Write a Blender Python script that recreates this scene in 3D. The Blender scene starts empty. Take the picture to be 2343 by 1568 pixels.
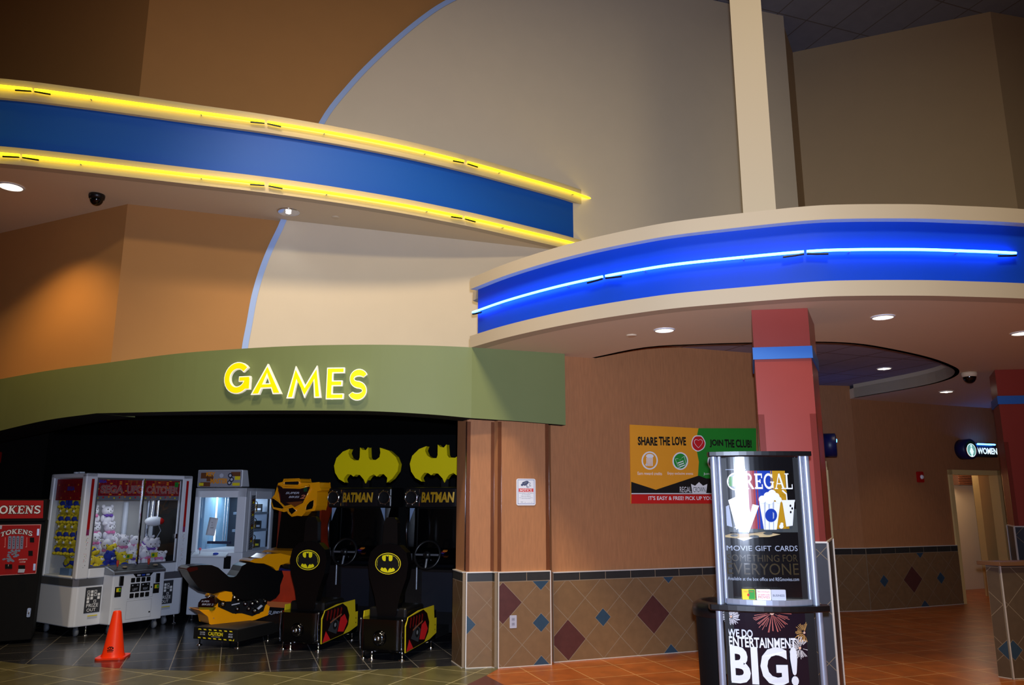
import bpy, math, random
from mathutils import Vector, Matrix
R = math.radians
random.seed(7)
C = bpy.context.scene.collection
SC = bpy.context.scene

# ------------------------------------------------------------------ camera, light, exposure
FPX, PITCH, EYE = 1760.0, 11.6, 1.6
cam = bpy.data.cameras.new('camera'); cam.sensor_width = 36.0; cam.lens = 36.0 * FPX / 2343.0
cam.clip_start = 0.05; cam.clip_end = 100
co = bpy.data.objects.new('camera', cam); C.objects.link(co)
co.location = (0, 0, EYE); co.rotation_euler = (R(90 + PITCH), 0, 0)
SC.camera = co
SC.view_settings.view_transform = 'Standard'; SC.view_settings.look = 'None'
SC.view_settings.gamma = 1.0; SC.view_settings.use_curve_mapping = False
SC.view_settings.exposure = 0.0
w = bpy.data.worlds.new('lobby_ambience'); SC.world = w; w.use_nodes = True
w.node_tree.nodes['Background'].inputs[0].default_value = (1.0, 0.72, 0.5, 1)
w.node_tree.nodes['Background'].inputs[1].default_value = 0.022

def lamp(name, kind, loc, energy, color, rot=(0, 0, 0), parent=None, **kw):
    l = bpy.data.lights.new(name, kind); l.energy = energy; l.color = color
    for k, v in kw.items(): setattr(l, k, v)
    o = bpy.data.objects.new(name, l); C.objects.link(o); o.location = loc; o.rotation_euler = rot
    if parent: o.parent = parent
    return o
# high lobby ceiling lighting behind/above the viewer, and the camera's own flash
lamp('lobby_ceiling_light', 'AREA', (1.6, 0.4, 9.7), 620, (1.0, 0.84, 0.54), shape='DISK', size=1.6)
SPOT_AT, SPOT_TO = Vector((-2.3, 4.1, 9.8)), Vector((-1.3, 8.9, 3.0))
lamp('lobby_track_light', 'SPOT', SPOT_AT, 2150, (1.0, 0.80, 0.52), (SPOT_TO - SPOT_AT).to_track_quat('-Z', 'Y').to_euler(),
     spot_size=R(52), spot_blend=0.6, shadow_soft_size=0.6)
lamp('camera_flash', 'SPOT', (0.03, 0.0, EYE + 0.14), 1850, (0.64, 0.75, 1.0), (R(90 + PITCH - 2), 0, 0),
     spot_size=R(92), spot_blend=1.0, shadow_soft_size=0.035)

# ------------------------------------------------------------------ pixel helpers (2343 x 1568 frame)
_s, _c = math.sin(R(PITCH)), math.cos(R(PITCH))
def ray(px, py):
    u, v = px - 1171.5, 784.0 - py
    return Vector((u, _c * FPX - _s * v, _s * FPX + _c * v))
def onz(px, py, z=0.0):
    r = ray(px, py); t = (z - EYE) / r.z
    return Vector((r.x * t, r.y * t, z))

class Fr:
    """a vertical plane: u along D (angle a in plan), v = height, d = distance out of the face towards the viewer"""
    def __init__(s, ox, oy, a, oz=0.0, bow=0.0, half=1.0):
        s.o = Vector((ox, oy, oz)); s.a = a
        s.D = Vector((math.cos(R(a)), math.sin(R(a)), 0)); s.N = Vector((math.sin(R(a)), -math.cos(R(a)), 0))
        s.bow, s.half = bow, half
    def __call__(s, u, v, d=0.0):
        if s.bow: d = d + s.bow * (1 - (u / s.half) ** 2)
        return s.o + s.D * u + Vector((0, 0, v)) + s.N * d
    def px(s, x, y):
        r = ray(x, y); e = Vector((0, 0, EYE))
        t = (s.o - e).dot(s.N) / r.dot(s.N); q = e + r * t - s.o
        return (q.dot(s.D), q.z)
    def shift(s, d): 
        o = s.o + s.N * d
        return Fr(o.x, o.y, s.a, o.z, s.bow, s.half)
LOCAL = Fr(0, 0, 0)

# ------------------------------------------------------------------ materials
def lin(c): 
    return tuple(((x / 255) / 12.92 if x / 255 <= 0.04045 else ((x / 255 + 0.055) / 1.055) ** 2.4) for x in c)
MATS = {}
def M(name, rgb, rough=0.6, metal=0.0, spec=0.5, emit=0.0, ecol=None, noise=0.0, nscale=8.0, stretch=(1, 1, 1), bump=0.0, coat=0.0):
    if name in MATS: return MATS[name]
    m = bpy.data.materials.new(name); m.use_nodes = True
    nt = m.node_tree; b = nt.nodes['Principled BSDF']
    col = lin(rgb) + (1,)
    b.inputs['Base Color'].default_value = col
    b.inputs['Roughness'].default_value = rough; b.inputs['Metallic'].default_value = metal
    b.inputs['Specular IOR Level'].default_value = spec
    if coat: b.inputs['Coat Weight'].default_value = coat; b.inputs['Coat Roughness'].default_value = 0.08
    if emit:
        b.inputs['Emission Color'].default_value = (tuple(ecol) if ecol else lin(rgb)) + (1,)
        b.inputs['Emission Strength'].default_value = emit
    if noise or bump:
        tc = nt.nodes.new('ShaderNodeTexCoord'); mp = nt.nodes.new('ShaderNodeMapping'); nz = nt.nodes.new('ShaderNodeTexNoise')
        mp.inputs['Scale'].default_value = stretch
        nz.inputs['Scale'].default_value = nscale; nz.inputs['Detail'].default_value = 6
        nt.links.new(tc.outputs['Object'], mp.inputs[0]); nt.links.new(mp.outputs[0], nz.inputs['Vector'])
        if noise:
            mx = nt.nodes.new('ShaderNodeMix'); mx.data_type = 'RGBA'
            mx.inputs[6].default_value = tuple(x * (1 - noise) for x in col[:3]) + (1,)
            mx.inputs[7].default_value = tuple(min(1, x * (1 + noise)) for x in col[:3]) + (1,)
            nt.links.new(nz.outputs[0], mx.inputs[0]); nt.links.new(mx.outputs[2], b.inputs['Base Color'])
        if bump:
            bp = nt.nodes.new('ShaderNodeBump'); bp.inputs['Strength'].default_value = bump; bp.inputs['Distance'].default_value = 0.004
            nt.links.new(nz.outputs[0], bp.inputs['Height']); nt.links.new(bp.outputs[0], b.inputs['Normal'])
    MATS[name] = m
    return m
def tile_mat(name, c1, c2, grout, size, ang, rough, mort=0.005, nz=0.25, size2=None, off=(0, 0), spec=0.5):
    m = bpy.data.materials.new(name); m.use_nodes = True; nt = m.node_tree; b = nt.nodes['Principled BSDF']
    tc = nt.nodes.new('ShaderNodeTexCoord'); mp = nt.nodes.new('ShaderNodeMapping'); br = nt.nodes.new('ShaderNodeTexBrick')
    mp.inputs['Rotation'].default_value = (0, 0, R(-ang)); mp.inputs['Location'].default_value = (off[0], off[1], 0)
    br.offset = 0.0; br.squash = 1.0
    br.inputs['Color1'].default_value = lin(c1) + (1,); br.inputs['Color2'].default_value = lin(c2) + (1,)
    br.inputs['Mortar'].default_value = lin(grout) + (1,)
    br.inputs['Scale'].default_value = 1.0; br.inputs['Mortar Size'].default_value = mort; br.inputs['Mortar Smooth'].default_value = 0.1
    br.inputs['Brick Width'].default_value = size; br.inputs['Row Height'].default_value = size2 or size
    nt.links.new(tc.outputs['Object'], mp.inputs[0]); nt.links.new(mp.outputs[0], br.inputs['Vector'])
    n = nt.nodes.new('ShaderNodeTexNoise'); n.inputs['Scale'].default_value = 5; n.inputs['Detail'].default_value = 8
    nt.links.new(tc.outputs['Object'], n.inputs['Vector'])
    rmp = nt.nodes.new('ShaderNodeMapRange'); rmp.inputs[1].default_value = 0.3; rmp.inputs[2].default_value = 0.7
    rmp.inputs[3].default_value = 1 - nz; rmp.inputs[4].default_value = 1 + nz
    nt.links.new(n.outputs[0], rmp.inputs[0])
    mx = nt.nodes.new('ShaderNodeMix'); mx.data_type = 'RGBA'; mx.blend_type = 'MULTIPLY'; mx.inputs[0].default_value = 1
    cmb = nt.nodes.new('ShaderNodeCombineColor')
    for i in range(3): nt.links.new(rmp.outputs[0], cmb.inputs[i])
    nt.links.new(br.outputs[0], mx.inputs[6]); nt.links.new(cmb.outputs[0], mx.inputs[7])
    nt.links.new(mx.outputs[2], b.inputs['Base Color'])
    b.inputs['Roughness'].default_value = rough; b.inputs['Specular IOR Level'].default_value = spec
    MATS[name] = m
    return m
def glass_mat(name, tint=(1, 1, 1), refl=0.08, rough=0.02):
    m = bpy.data.materials.new(name); m.use_nodes = True; nt = m.node_tree
    for n in list(nt.nodes): nt.nodes.remove(n)
    out = nt.nodes.new('ShaderNodeOutputMaterial'); mix = nt.nodes.new('ShaderNodeMixShader')
    tr = nt.nodes.new('ShaderNodeBsdfTransparent'); gl = nt.nodes.new('ShaderNodeBsdfGlossy')
    fr = nt.nodes.new('ShaderNodeLayerWeight'); fr.inputs[0].default_value = 0.25
    mr = nt.nodes.new('ShaderNodeMapRange'); mr.inputs[3].default_value = refl; mr.inputs[4].default_value = min(1, refl * 6)
    tr.inputs[0].default_value = tint + (1,); gl.inputs['Roughness'].default_value = rough
    nt.links.new(fr.outputs[1], mr.inputs[0]); nt.links.new(mr.outputs[0], mix.inputs[0])
    nt.links.new(tr.outputs[0], mix.inputs[1]); nt.links.new(gl.outputs[0], mix.inputs[2]); nt.links.new(mix.outputs[0], out.inputs[0])
    MATS[name] = m
    return m

ORANGE = M('orange_paint', (184, 130, 72), 0.75, noise=0.04, nscale=3, bump=0.1)
CREAM = M('cream_paint', (226, 208, 180), 0.75, noise=0.03, nscale=3, bump=0.1)
TAN = M('tan_paint', (196, 168, 130), 0.75, noise=0.03, nscale=3)
SOFFIT = M('soffit_paint', (226, 206, 174), 0.7)
BAND = M('band_cream', (192, 175, 147), 0.6)
TRIMBLUE = M('pale_blue_trim', (168, 194, 244), 0.5)
BLUE = M('royal_blue_laminate', (22, 88, 186), 0.5, spec=.3)
BLUE2 = M('deep_blue_laminate', (12, 66, 184), 0.5, spec=.3)
GREEN = M('sage_green_paint', (116, 127, 76), 0.6, noise=0.03, nscale=4)
PAPER = M('wallpaper', (166, 111, 69), 0.7, noise=0.22, nscale=60, stretch=(1, 1, 0.12), bump=0.15)
REDC = M('red_column_paint', (152, 60, 50), 0.32, noise=0.04, nscale=6)
BANDBLUE = M('column_blue_band', (48, 112, 196), 0.45)
BLACK = M('black_plastic', (14, 14, 16), 0.35)
BLACKM = M('black_matte', (10, 10, 11), 0.8, spec=.25)
GLOSSBLACK = M('glossy_black', (5, 5, 6), 0.14)
ROOMBLACK = M('black_wall_paint', (9, 9, 10), 0.85, spec=0.2)
WHITE = M('white_paint', (226, 230, 238), 0.35)
WHITEP = M('white_print', (240, 240, 240), 0.5)
CHROME = M('chrome', (230, 232, 238), 0.12, 1.0)
ALU = M('brushed_aluminium', (168, 176, 194), 0.38, 0.55)
STEEL = M('grey_steel', (150, 155, 165), 0.4, 0.8)
METALEDGE = M('white_metal_edge', (232, 226, 218), 0.35, 0.3)
GREY = M('mid_grey', (120, 124, 132), 0.5)
DGREY = M('dark_grey', (52, 54, 60), 0.5)
RED = M('red_panel', (172, 16, 12), 0.6, spec=.2)
REDP = M('red_print', (206, 30, 34), 0.5)
YELLOW = M('yellow_plastic', (236, 214, 8), 0.35)
YELP = M('yellow_print', (232, 212, 30), 0.5)
YORANGE = M('bike_yellow', (250, 164, 10), 0.22, coat=0.4)
ORP = M('orange_print', (236, 150, 30), 0.5)
GRP = M('green_print', (36, 150, 52), 0.5)
BLP = M('blue_print', (32, 70, 190), 0.5)
NAVY = M('navy_print', (24, 30, 60), 0.5)
GOLDP = M('dark_gold_print', (122, 100, 58), 0.5)
SILP = M('silver_print', (190, 195, 210), 0.5)
PINK = M('pink_plush', (232, 130, 180), 0.9)
PURPLE = M('purple_plush', (110, 70, 170), 0.9)
PLUSHW = M('white_plush', (238, 234, 240), 0.95, bump=0.3, nscale=60)
PLUSHY = M('yellow_plush', (232, 206, 40), 0.95, bump=0.3, nscale=60)
PLUSHB = M('blue_plush', (40, 62, 170), 0.95, bump=0.3, nscale=60)
CONE = M('cone_orange', (255, 58, 12), 0.35, coat=0.3)
CTILE = M('tan_tile', (122, 93, 63), 0.42, noise=0.18, nscale=14)
CRED = M('maroon_tile', (82, 45, 42), 0.42, noise=0.25, nscale=18)
CBLUE = M('slate_blue_tile', (42, 68, 88), 0.42, noise=0.2, nscale=18)
CBLACK = M('charcoal_tile', (44, 44, 43), 0.42, noise=0.2, nscale=18)
GROUT = M('grout', (142, 122, 98), 0.8)
DTILE = M('dark_column_tile', (60, 62, 70), 0.35, noise=0.2, nscale=14)
DOORCREAM = M('door_frame_cream', (232, 200, 130), 0.5)
YNEON = M('yellow_neon', (255, 220, 0), 0.4, emit=4.4, ecol=(1.0, 0.80, 0.008))
BNEON = M('blue_neon', (120, 200, 255), 0.4, emit=22.0, ecol=(0.03, 0.2, 1.0))
LAMPW = M('lamp_glow', (255, 240, 205), 0.4, emit=2.2, ecol=(1.0, 0.86, 0.62))
FLUO = M('fluorescent_tube', (235, 245, 255), 0.4, emit=2.5, ecol=(0.8, 0.92, 1.0))
SIGNW = M('sign_white_glow', (230, 245, 255), 0.4, emit=1.1, ecol=(0.75, 0.95, 1.0))
SIGNT = M('sign_teal_glow', (110, 190, 180), 0.4, emit=0.45, ecol=(0.3, 0.72, 0.66))
LETTERY = M('letter_yellow_face', (250, 226, 0), 0.4, emit=0.30, ecol=(1.0, 0.84, 0.0))
LETTERW = M('letter_white_return', (250, 246, 225), 0.4, emit=0.25, ecol=(1.0, 0.97, 0.8))
GLASS = glass_mat('clear_glass', (0.93, 0.96, 1.0), 0.07)
ACRYL = glass_mat('clear_corner_guard', (0.86, 0.8, 0.78), 0.10, 0.12)
FL_OR = tile_mat('orange_floor_tile', (164, 86, 33), (174, 94, 38), (206, 152, 98), 0.457, 19.5, 0.33, mort=0.006, nz=0.22)
FL_SL = tile_mat('slate_floor_tile', (40, 41, 46), (46, 47, 52), (128, 124, 120), 0.457, 19.5, 0.2, mort=0.005, nz=0.2, off=(0.02, 0.06))
FL_GR = tile_mat('olive_floor_tile', (100, 96, 66), (106, 102, 70), (190, 182, 140), 0.457, 64.5, 0.28, mort=0.005, nz=0.2)
FL_MA = M('maroon_floor_tile', (92, 44, 42), 0.3, noise=0.2, nscale=14)
CEILT = tile_mat('ceiling_tile', (122, 124, 142), (126, 128, 146), (96, 90, 94), 0.61, 20, 0.9, mort=0.012, nz=0.06, size2=1.22)
CEILT2 = tile_mat('soffit_ceiling_tile', (140, 134, 150), (146, 138, 154), (112, 92, 88), 0.61, 20, 0.9, mort=0.012, nz=0.06, size2=1.22)

# ------------------------------------------------------------------ mesh builder
class MB:
    def __init__(s): s.v = []; s.f = []; s.mi = []; s.sm = []; s.mats = []; s.X = None
    def add(s, vs, fs, mat, smooth=False):
        n = len(s.v)
        s.v += [Vector(s.X @ Vector(p)) if s.X else Vector(p) for p in vs]
        if mat not in s.mats: s.mats.append(mat)
        k = s.mats.index(mat)
        for f in fs: s.f.append([i + n for i in f]); s.mi.append(k); s.sm.append(smooth)
        return s
    def box(s, c, d, mat, rz=0.0, rx=0.0):
        m = Matrix.Translation(Vector(c)) @ Matrix.Rotation(R(rz), 4, 'Z') @ Matrix.Rotation(R(rx), 4, 'X')
        x, y, z = d[0] / 2, d[1] / 2, d[2] / 2
        vs = [m @ Vector(p) for p in [(-x, -y, -z), (x, -y, -z), (x, y, -z), (-x, y, -z), (-x, -y, z), (x, -y, z), (x, y, z), (-x, y, z)]]
        return s.add(vs, [(3, 2, 1, 0), (4, 5, 6, 7), (0, 1, 5, 4), (1, 2, 6, 5), (2, 3, 7, 6), (3, 0, 4, 7)], mat)
    def b2(s, lo, hi, mat): 
        return s.box([(a + b) / 2 for a, b in zip(lo, hi)], [abs(b - a) for a, b in zip(lo, hi)], mat)
    def prism(s, pts, fr, d0, d1, mat, side=None):
        n = len(pts)
        vs = [fr(u, v, d1) for u, v in pts] + [fr(u, v, d0) for u, v in pts]
        a = sum(pts[i][0] * pts[(i + 1) % n][1] - pts[(i + 1) % n][0] * pts[i][1] for i in range(n))
        F = list(range(n)) if a > 0 else list(range(n))[::-1]
        fs = [F, [i + n for i in F[::-1]]]
        s.add(vs, fs, mat)
        q = []
        for i in range(n):
            j = (i + 1) % n
            q.append([i + n, j + n, j, i] if a > 0 else [i, j, j + n, i + n])
        return s.add(vs, q, side or mat)
    def poly(s, pts, fr, d, mat):
        n = len(pts); a = sum(pts[i][0] * pts[(i + 1) % n][1] - pts[(i + 1) % n][0] * pts[i][1] for i in range(n))
        F = list(range(n)) if a > 0 else list(range(n))[::-1]
        return s.add([fr(u, v, d) for u, v in pts], [F], mat)
    def rect(s, u0, v0, u1, v1, fr, d, mat, nu=1):
        if not fr.bow: return s.poly([(u0, v0), (u1, v0), (u1, v1), (u0, v1)], fr, d, mat)
        nu = max(nu, int(abs(u1 - u0) / 0.03) + 1)
        for i in range(nu):
            a, b = u0 + (u1 - u0) * i / nu, u0 + (u1 - u0) * (i + 1) / nu
            s.add([fr(a, v0, d), fr(b, v0, d), fr(b, v1, d), fr(a, v1, d)], [(0, 1, 2, 3)], mat, True)
        return s
    def plan(s, pts, z0, z1, mat, top=None):
        """extrude a plan polygon between two heights"""
        n = len(pts); a = sum(pts[i][0] * pts[(i + 1) % n][1] - pts[(i + 1) % n][0] * pts[i][1] for i in range(n))
        if a < 0: pts = pts[::-1]
        vs = [(p[0], p[1], z1) for p in pts] + [(p[0], p[1], z0) for p in pts]
        s.add(vs, [list(range(n))], top or mat)
        return s.add(vs, [[n + i for i in range(n)][::-1]] + [[i + n, (i + 1) % n + n, (i + 1) % n, i] for i in range(n)], mat)
    def tube(s, pts, r, mat, seg=10, closed=False, caps=True):
        pts = [Vector(p) for p in pts]; n = len(pts); rings = []; up = None
        for i, p in enumerate(pts):
            if closed: t = (pts[(i + 1) % n] - pts[i - 1])
            else: t = pts[min(i + 1, n - 1)] - pts[max(i - 1, 0)]
            t.normalize()
            if up is None: up = Vector((0, 0, 1)) if abs(t.z) < 0.9 else Vector((1, 0, 0))
            a = t.cross(up); 
            if a.length < 1e-5: a = t.orthogonal()
            a.normalize(); b = a.cross(t).normalized(); up = b
            rr = r[i] if isinstance(r, (list, tuple)) else r
            rings.append([p + (a * math.cos(2 * math.pi * k / seg) + b * math.sin(2 * math.pi * k / seg)) * rr for k in range(seg)])
        vs = [v for q in rings for v in q]; fs = []
        for i in range(n if closed else n - 1):
            j = (i + 1) % n
            for k in range(seg):
                l = (k + 1) % seg
                fs.append((i * seg + k, i * seg + l, j * seg + l, j * seg + k))
        s.add(vs, fs, mat, True)
        if caps and not closed:
            s.add(rings[0], [list(range(seg))[::-1]], mat); s.add(rings[-1], [list(range(seg))], mat)
        return s
    def lathe(s, prof, o, mat, seg=24, axis='Z', smooth=True):
        o = Vector(o); vs = []; fs = []; n = len(prof)
        for r, h in prof:
            for k in range(seg):
                a = 2 * math.pi * k / seg; x, y = r * math.cos(a), r * math.sin(a)
                vs.append(o + (Vector((x, y, h)) if axis == 'Z' else Vector((x, -h, y)) if axis == 'Y' else Vector((h, x, y))))
        for i in range(n - 1):
            for k in range(seg):
                l = (k + 1) % seg
                fs.append((i * seg + k, i * seg + l, (i + 1) * seg + l, (i + 1) * seg + k))
        return s.add(vs, fs, mat, smooth)
    def ell(s, c, r, mat, rot=None, seg=16, rings=10):
        c = Vector(c); m = rot or Matrix.Identity(3); vs = []; fs = []
        for i in range(rings + 1):
            t = math.pi * i / rings
            for k in range(seg):
                a = 2 * math.pi * k / seg
                vs.append(c + m @ Vector((r[0] * math.sin(t) * math.cos(a), r[1] * math.sin(t) * math.sin(a), r[2] * math.cos(t))))
        for i in range(rings):
            for k in range(seg):
                l = (k + 1) % seg
                fs.append(((i + 1) * seg + k, (i + 1) * seg + l, i * seg + l, i * seg + k))
        return s.add(vs, fs, mat, True)
    def sweep(s, path, prof, mat, smooth=True, closed=True):
        """path: plan points; prof: (out, z) with out to the right-hand side (towards the viewer when the path runs left to right)"""
        n = len(path); nr = []
        for i in range(n):
            t = Vector(path[min(i + 1, n - 1)]) - Vector(path[max(i - 1, 0)]); t.normalize(); nr.append(Vector((t.y, -t.x)))
        m = len(prof)
        rng = range(m if closed else m - 1)
        for j in rng:
            k = (j + 1) % m; vs = []
            for i in range(n):
                for q in (prof[j], prof[k]):
                    p = Vector(path[i]) + nr[i] * q[0]; vs.append((p.x, p.y, q[1] + (path[i][2] if len(path[i]) > 2 else 0)))
            s.add(vs, [(2 * i, 2 * i + 2, 2 * i + 3, 2 * i + 1) for i in range(n - 1)], mat, smooth)
        if closed:
            for i, rev in ((0, False), (n - 1, True)):
                vs = []
                for q in prof:
                    p = Vector(path[i]) + nr[i] * q[0]; vs.append((p.x, p.y, q[1]))
                s.add(vs, [list(range(m)) if rev else list(range(m))[::-1]], mat)
        return s
    def build(s, name, parent=None, world=False, bevel=0.0, seg=2, sub=0):
        me = bpy.data.meshes.new(name); 
        inv = Matrix.Identity(4)
        if parent is not None and world: inv = XF[parent.name].inverted()
        me.from_pydata([inv @ v for v in s.v], [], s.f)
        for m in s.mats: me.materials.append(m)
        me.polygons.foreach_set('material_index', s.mi); me.polygons.foreach_set('use_smooth', s.sm)
        me.update()
        o = bpy.data.objects.new(name, me); C.objects.link(o)
        if parent is not None: o.parent = parent
        if bevel:
            b = o.modifiers.new('soft_edges', 'BEVEL'); b.width = bevel; b.segments = seg; b.limit_method = 'ANGLE'; b.angle_limit = R(40)
        if sub:
            b = o.modifiers.new('smooth', 'SUBSURF'); b.levels = sub; b.render_levels = sub
        return o
XF = {}
def tag(o, label, cat, group=None, kind=None):
    o['label'] = label; o['category'] = cat
    if group: o['group'] = group
    if kind: o['kind'] = kind
    return o
def thing(name, label, cat, loc=(0, 0, 0), rz=0.0, group=None):
    o = bpy.data.objects.new(name, None); C.objects.link(o); o.location = loc; o.rotation_euler = (0, 0, R(rz))
    o.empty_display_size = 0.1; o['kind'] = 'thing'
    XF[o.name] = Matrix.Translation(Vector(loc)) @ Matrix.Rotation(R(rz), 4, 'Z')
    return tag(o, label, cat, group)
def struct(mb, name, parent=None, **kw):
    o = mb.build(name, parent, **kw); o['kind'] = 'structure'; return o
def copy_tree(o, parent=None):
    c = o.copy(); C.objects.link(c)
    if parent is not None: c.parent = parent
    for ch in [x for x in bpy.data.objects if x.parent == o]: copy_tree(ch, c)
    return c
def spline(pts, n=6):
    pts = [Vector(p) for p in pts]; out = []
    for i in range(len(pts) - 1):
        p0 = pts[i - 1] if i else pts[0] * 2 - pts[1]; p1, p2 = pts[i], pts[i + 1]
        p3 = pts[i + 2] if i + 2 < len(pts) else p2 * 2 - p1
        for k in range(n):
            t = k / n
            out.append(0.5 * ((2 * p1) + (p2 - p0) * t + (2 * p0 - 5 * p1 + 4 * p2 - p3) * t * t + (3 * p1 - p0 - 3 * p2 + p3) * t ** 3))
    out.append(pts[-1]); return out
def circ(cx, cy, rx, ry=None, n=28, a0=0, a1=360):
    ry = rx if ry is None else ry
    return [(cx + rx * math.cos(R(a0 + (a1 - a0) * i / n)), cy + ry * math.sin(R(a0 + (a1 - a0) * i / n))) for i in range(n if a1 - a0 == 360 else n + 1)]
def rrect(u0, v0, u1, v1, r, n=4):
    p = []
    for cx, cy, a in ((u1 - r, v0 + r, -90), (u1 - r, v1 - r, 0), (u0 + r, v1 - r, 90), (u0 + r, v0 + r, 180)):
        p += circ(cx, cy, r, n=n, a0=a, a1=a + 90)
    return p

# ---- lettering (built-in font turned into mesh, plus a small slab-serif stroke alphabet)
_TX = {}
def glyphs(s, bold=0.0, shear=0.0):
    k = (s, bold, shear)
    if k in _TX: return _TX[k]
    cu = bpy.data.curves.new('lettering', 'FONT'); cu.body = s; cu.size = 1; cu.offset = bold; cu.shear = shear; cu.resolution_u = 3
    cu.dimensions = '2D'; cu.fill_mode = 'BOTH'
    ob = bpy.data.objects.new('lettering', cu); C.objects.link(ob)
    dg = bpy.context.evaluated_depsgraph_get(); me = bpy.data.meshes.new_from_object(ob.evaluated_get(dg))
    vs = [(v.co.x, v.co.y) for v in me.vertices]; fs = [list(p.vertices) for p in me.polygons]
    bpy.data.objects.remove(ob); bpy.data.curves.remove(cu); bpy.data.meshes.remove(me)
    if vs:
        x0 = min(v[0] for v in vs); x1 = max(v[0] for v in vs); y0 = min(v[1] for v in vs); y1 = max(v[1] for v in vs)
    else: x0 = x1 = y0 = y1 = 0
    _TX[k] = (vs, fs, x0, x1, y0, y1); return _TX[k]
def text(mb, fr, s, u0, v0, u1, v1, d, mat, bold=0.0, shear=0.0, slope=0.0):
    """fit the string's ink into the box u0..u1, v0..v1 on the frame"""
    vs, fs, x0, x1, y0, y1 = glyphs(s, bold, shear)
    sx = (u1 - u0) / max(1e-6, x1 - x0); sy = (v1 - v0) / max(1e-6, y1 - y0)
    out = []
    for x, y in vs:
        u = u0 + (x - x0) * sx
        out.append(fr(u, v0 + (y - y0) * sy + slope * (u - u0), d))
    good = []
    for f in fs:
        a = sum(vs[f[i]][0] * vs[f[(i + 1) % len(f)]][1] - vs[f[(i + 1) % len(f)]][0] * vs[f[i]][1] for i in range(len(f)))
        good.append(f if a > 0 else f[::-1])
    mb.add(out, good, mat)
SERIF = {  # strokes: L x0 y0 x1 y1 w | A cx cy rx ry a0 a1 w ; unit height 1
 'T': [('L', .36, 0, .36, 1, .2), ('L', 0, .93, .72, .93, .12), ('L', .05, .72, .05, 1, .1), ('L', .67, .72, .67, 1, .1), ('L', .18, .05, .54, .05, .1)],
 'O': [('A', .45, .5, .36, .42, 0, 360, .19)],
 'K': [('L', .2, 0, .2, 1, .2), ('L', .26, .42, .72, .98, .12), ('L', .36, .56, .74, .03, .2), ('L', .02, .05, .4, .05, .1), ('L', .02, .95, .4, .95, .1), ('L', .52, .95, .86, .95, .1), ('L', .54, .05, .92, .05, .1)],
 'E': [('L', .2, 0, .2, 1, .2), ('L', .02, .94, .7, .94, .12), ('L', .02, .06, .72, .06, .12), ('L', .2, .5, .52, .5, .1), ('L', .67, .7, .67, 1, .09), ('L', .69, 0, .69, .3, .09), ('L', .52, .37, .52, .63, .08)],
 'N': [('L', .18, 0, .18, 1, .12), ('L', .74, 0, .74, 1, .12), ('L', .18, .96, .74, .06, .2), ('L', .0, .05, .36, .05, .1), ('L', .0, .95, .3, .95, .1), ('L', .56, .95, .92, .95, .1)],
 'S': [('A', .36, .73, .24, .2, 25, 270, .17), ('A', .36, .27, .26, .2, -155, 90, .17), ('L', .62, .7, .62, .98, .08), ('L', .08, .02, .08, .3, .08)],
 'R': [('L', .2, 0, .2, 1, .16), ('A', .36, .73, .26, .22, -90, 90, .13), ('L', .2, .95, .4, .95, .09), ('L', .2, .5, .4, .5, .08), ('L', .38, .5, .74, .04, .16), ('L', .02, .03, .4, .03, .07), ('L', .02, .97, .3, .97, .07), ('L', .62, .03, .86, .03, .07)],
 'G': [('A', .48, .5, .38, .44, 40, 320, .15), ('L', .82, .06, .82, .44, .14), ('L', .6, .44, .96, .44, .07), ('L', .8, .7, .8, .97, .06)],
 'A': [('L', .12, .02, .44, .98, .08), ('L', .44, .98, .8, .02, .16), ('L', .25, .34, .64, .34, .07), ('L', 0, .03, .28, .03, .07), ('L', .62, .03, .96, .03, .07)],
 'L': [('L', .2, 0, .2, 1, .16), ('L', .02, .03, .7, .03, .08), ('L', .02, .97, .4, .97, .07), ('L', .68, 0, .68, .3, .08)],
 'I': [('L', .2, 0, .2, 1, .18), ('L', .02, .04, .4, .04, .08), ('L', .02, .96, .4, .96, .08)],
 'C': [('A', .46, .5, .36, .43, 40, 320, .16), ('L', .78, .7, .78, .97, .07)]}
SW = {'T': .78, 'O': .96, 'K': .98, 'E': .82, 'N': .98, 'S': .76, 'R': .9, 'G': 1.0, 'A': .96, 'L': .8, 'I': .48, 'C': .9}
def strokes(mb, st, P, d, mat, grow=0.0, d0=None):
    """P maps glyph (x, y) -> (u, v, frame)"""
    def quad(a, b, c, e):
        fr = P[1]; q = [P[0](*x) for x in (a, b, c, e)]
        if d0 is None: mb.poly(q, fr, d, mat)
        else: mb.prism(q, fr, d0, d, mat)
    for t in st:
        if t[0] == 'L':
            x0, y0, x1, y1, wd = t[1:]; dx, dy = x1 - x0, y1 - y0; l = math.hypot(dx, dy); nx, ny = -dy / l * (wd / 2 + grow), dx / l * (wd / 2 + grow)
            ex, ey = dx / l * grow, dy / l * grow
            quad((x0 - nx - ex, y0 - ny - ey), (x1 - nx + ex, y1 - ny + ey), (x1 + nx + ex, y1 + ny + ey), (x0 + nx - ex, y0 + ny - ey))
        else:
            cx, cy, rx, ry, a0, a1, wd = t[1:]; n = max(6, int(abs(a1 - a0) / 14)); h = wd / 2 + grow
            e = math.degrees(grow / max(rx, ry)) if a1 - a0 < 360 else 0
            a0 -= e; a1 += e
            for i in range(n):
                p, q = R(a0 + (a1 - a0) * i / n), R(a0 + (a1 - a0) * (i + 1) / n)
                quad((cx + (rx - h) * math.cos(p), cy + (ry - h) * math.sin(p)), (cx + (rx + h) * math.cos(p), cy + (ry + h) * math.sin(p)),
                     (cx + (rx + h) * math.cos(q), cy + (ry + h) * math.sin(q)), (cx + (rx - h) * math.cos(q), cy + (ry - h) * math.sin(q)))
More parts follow.
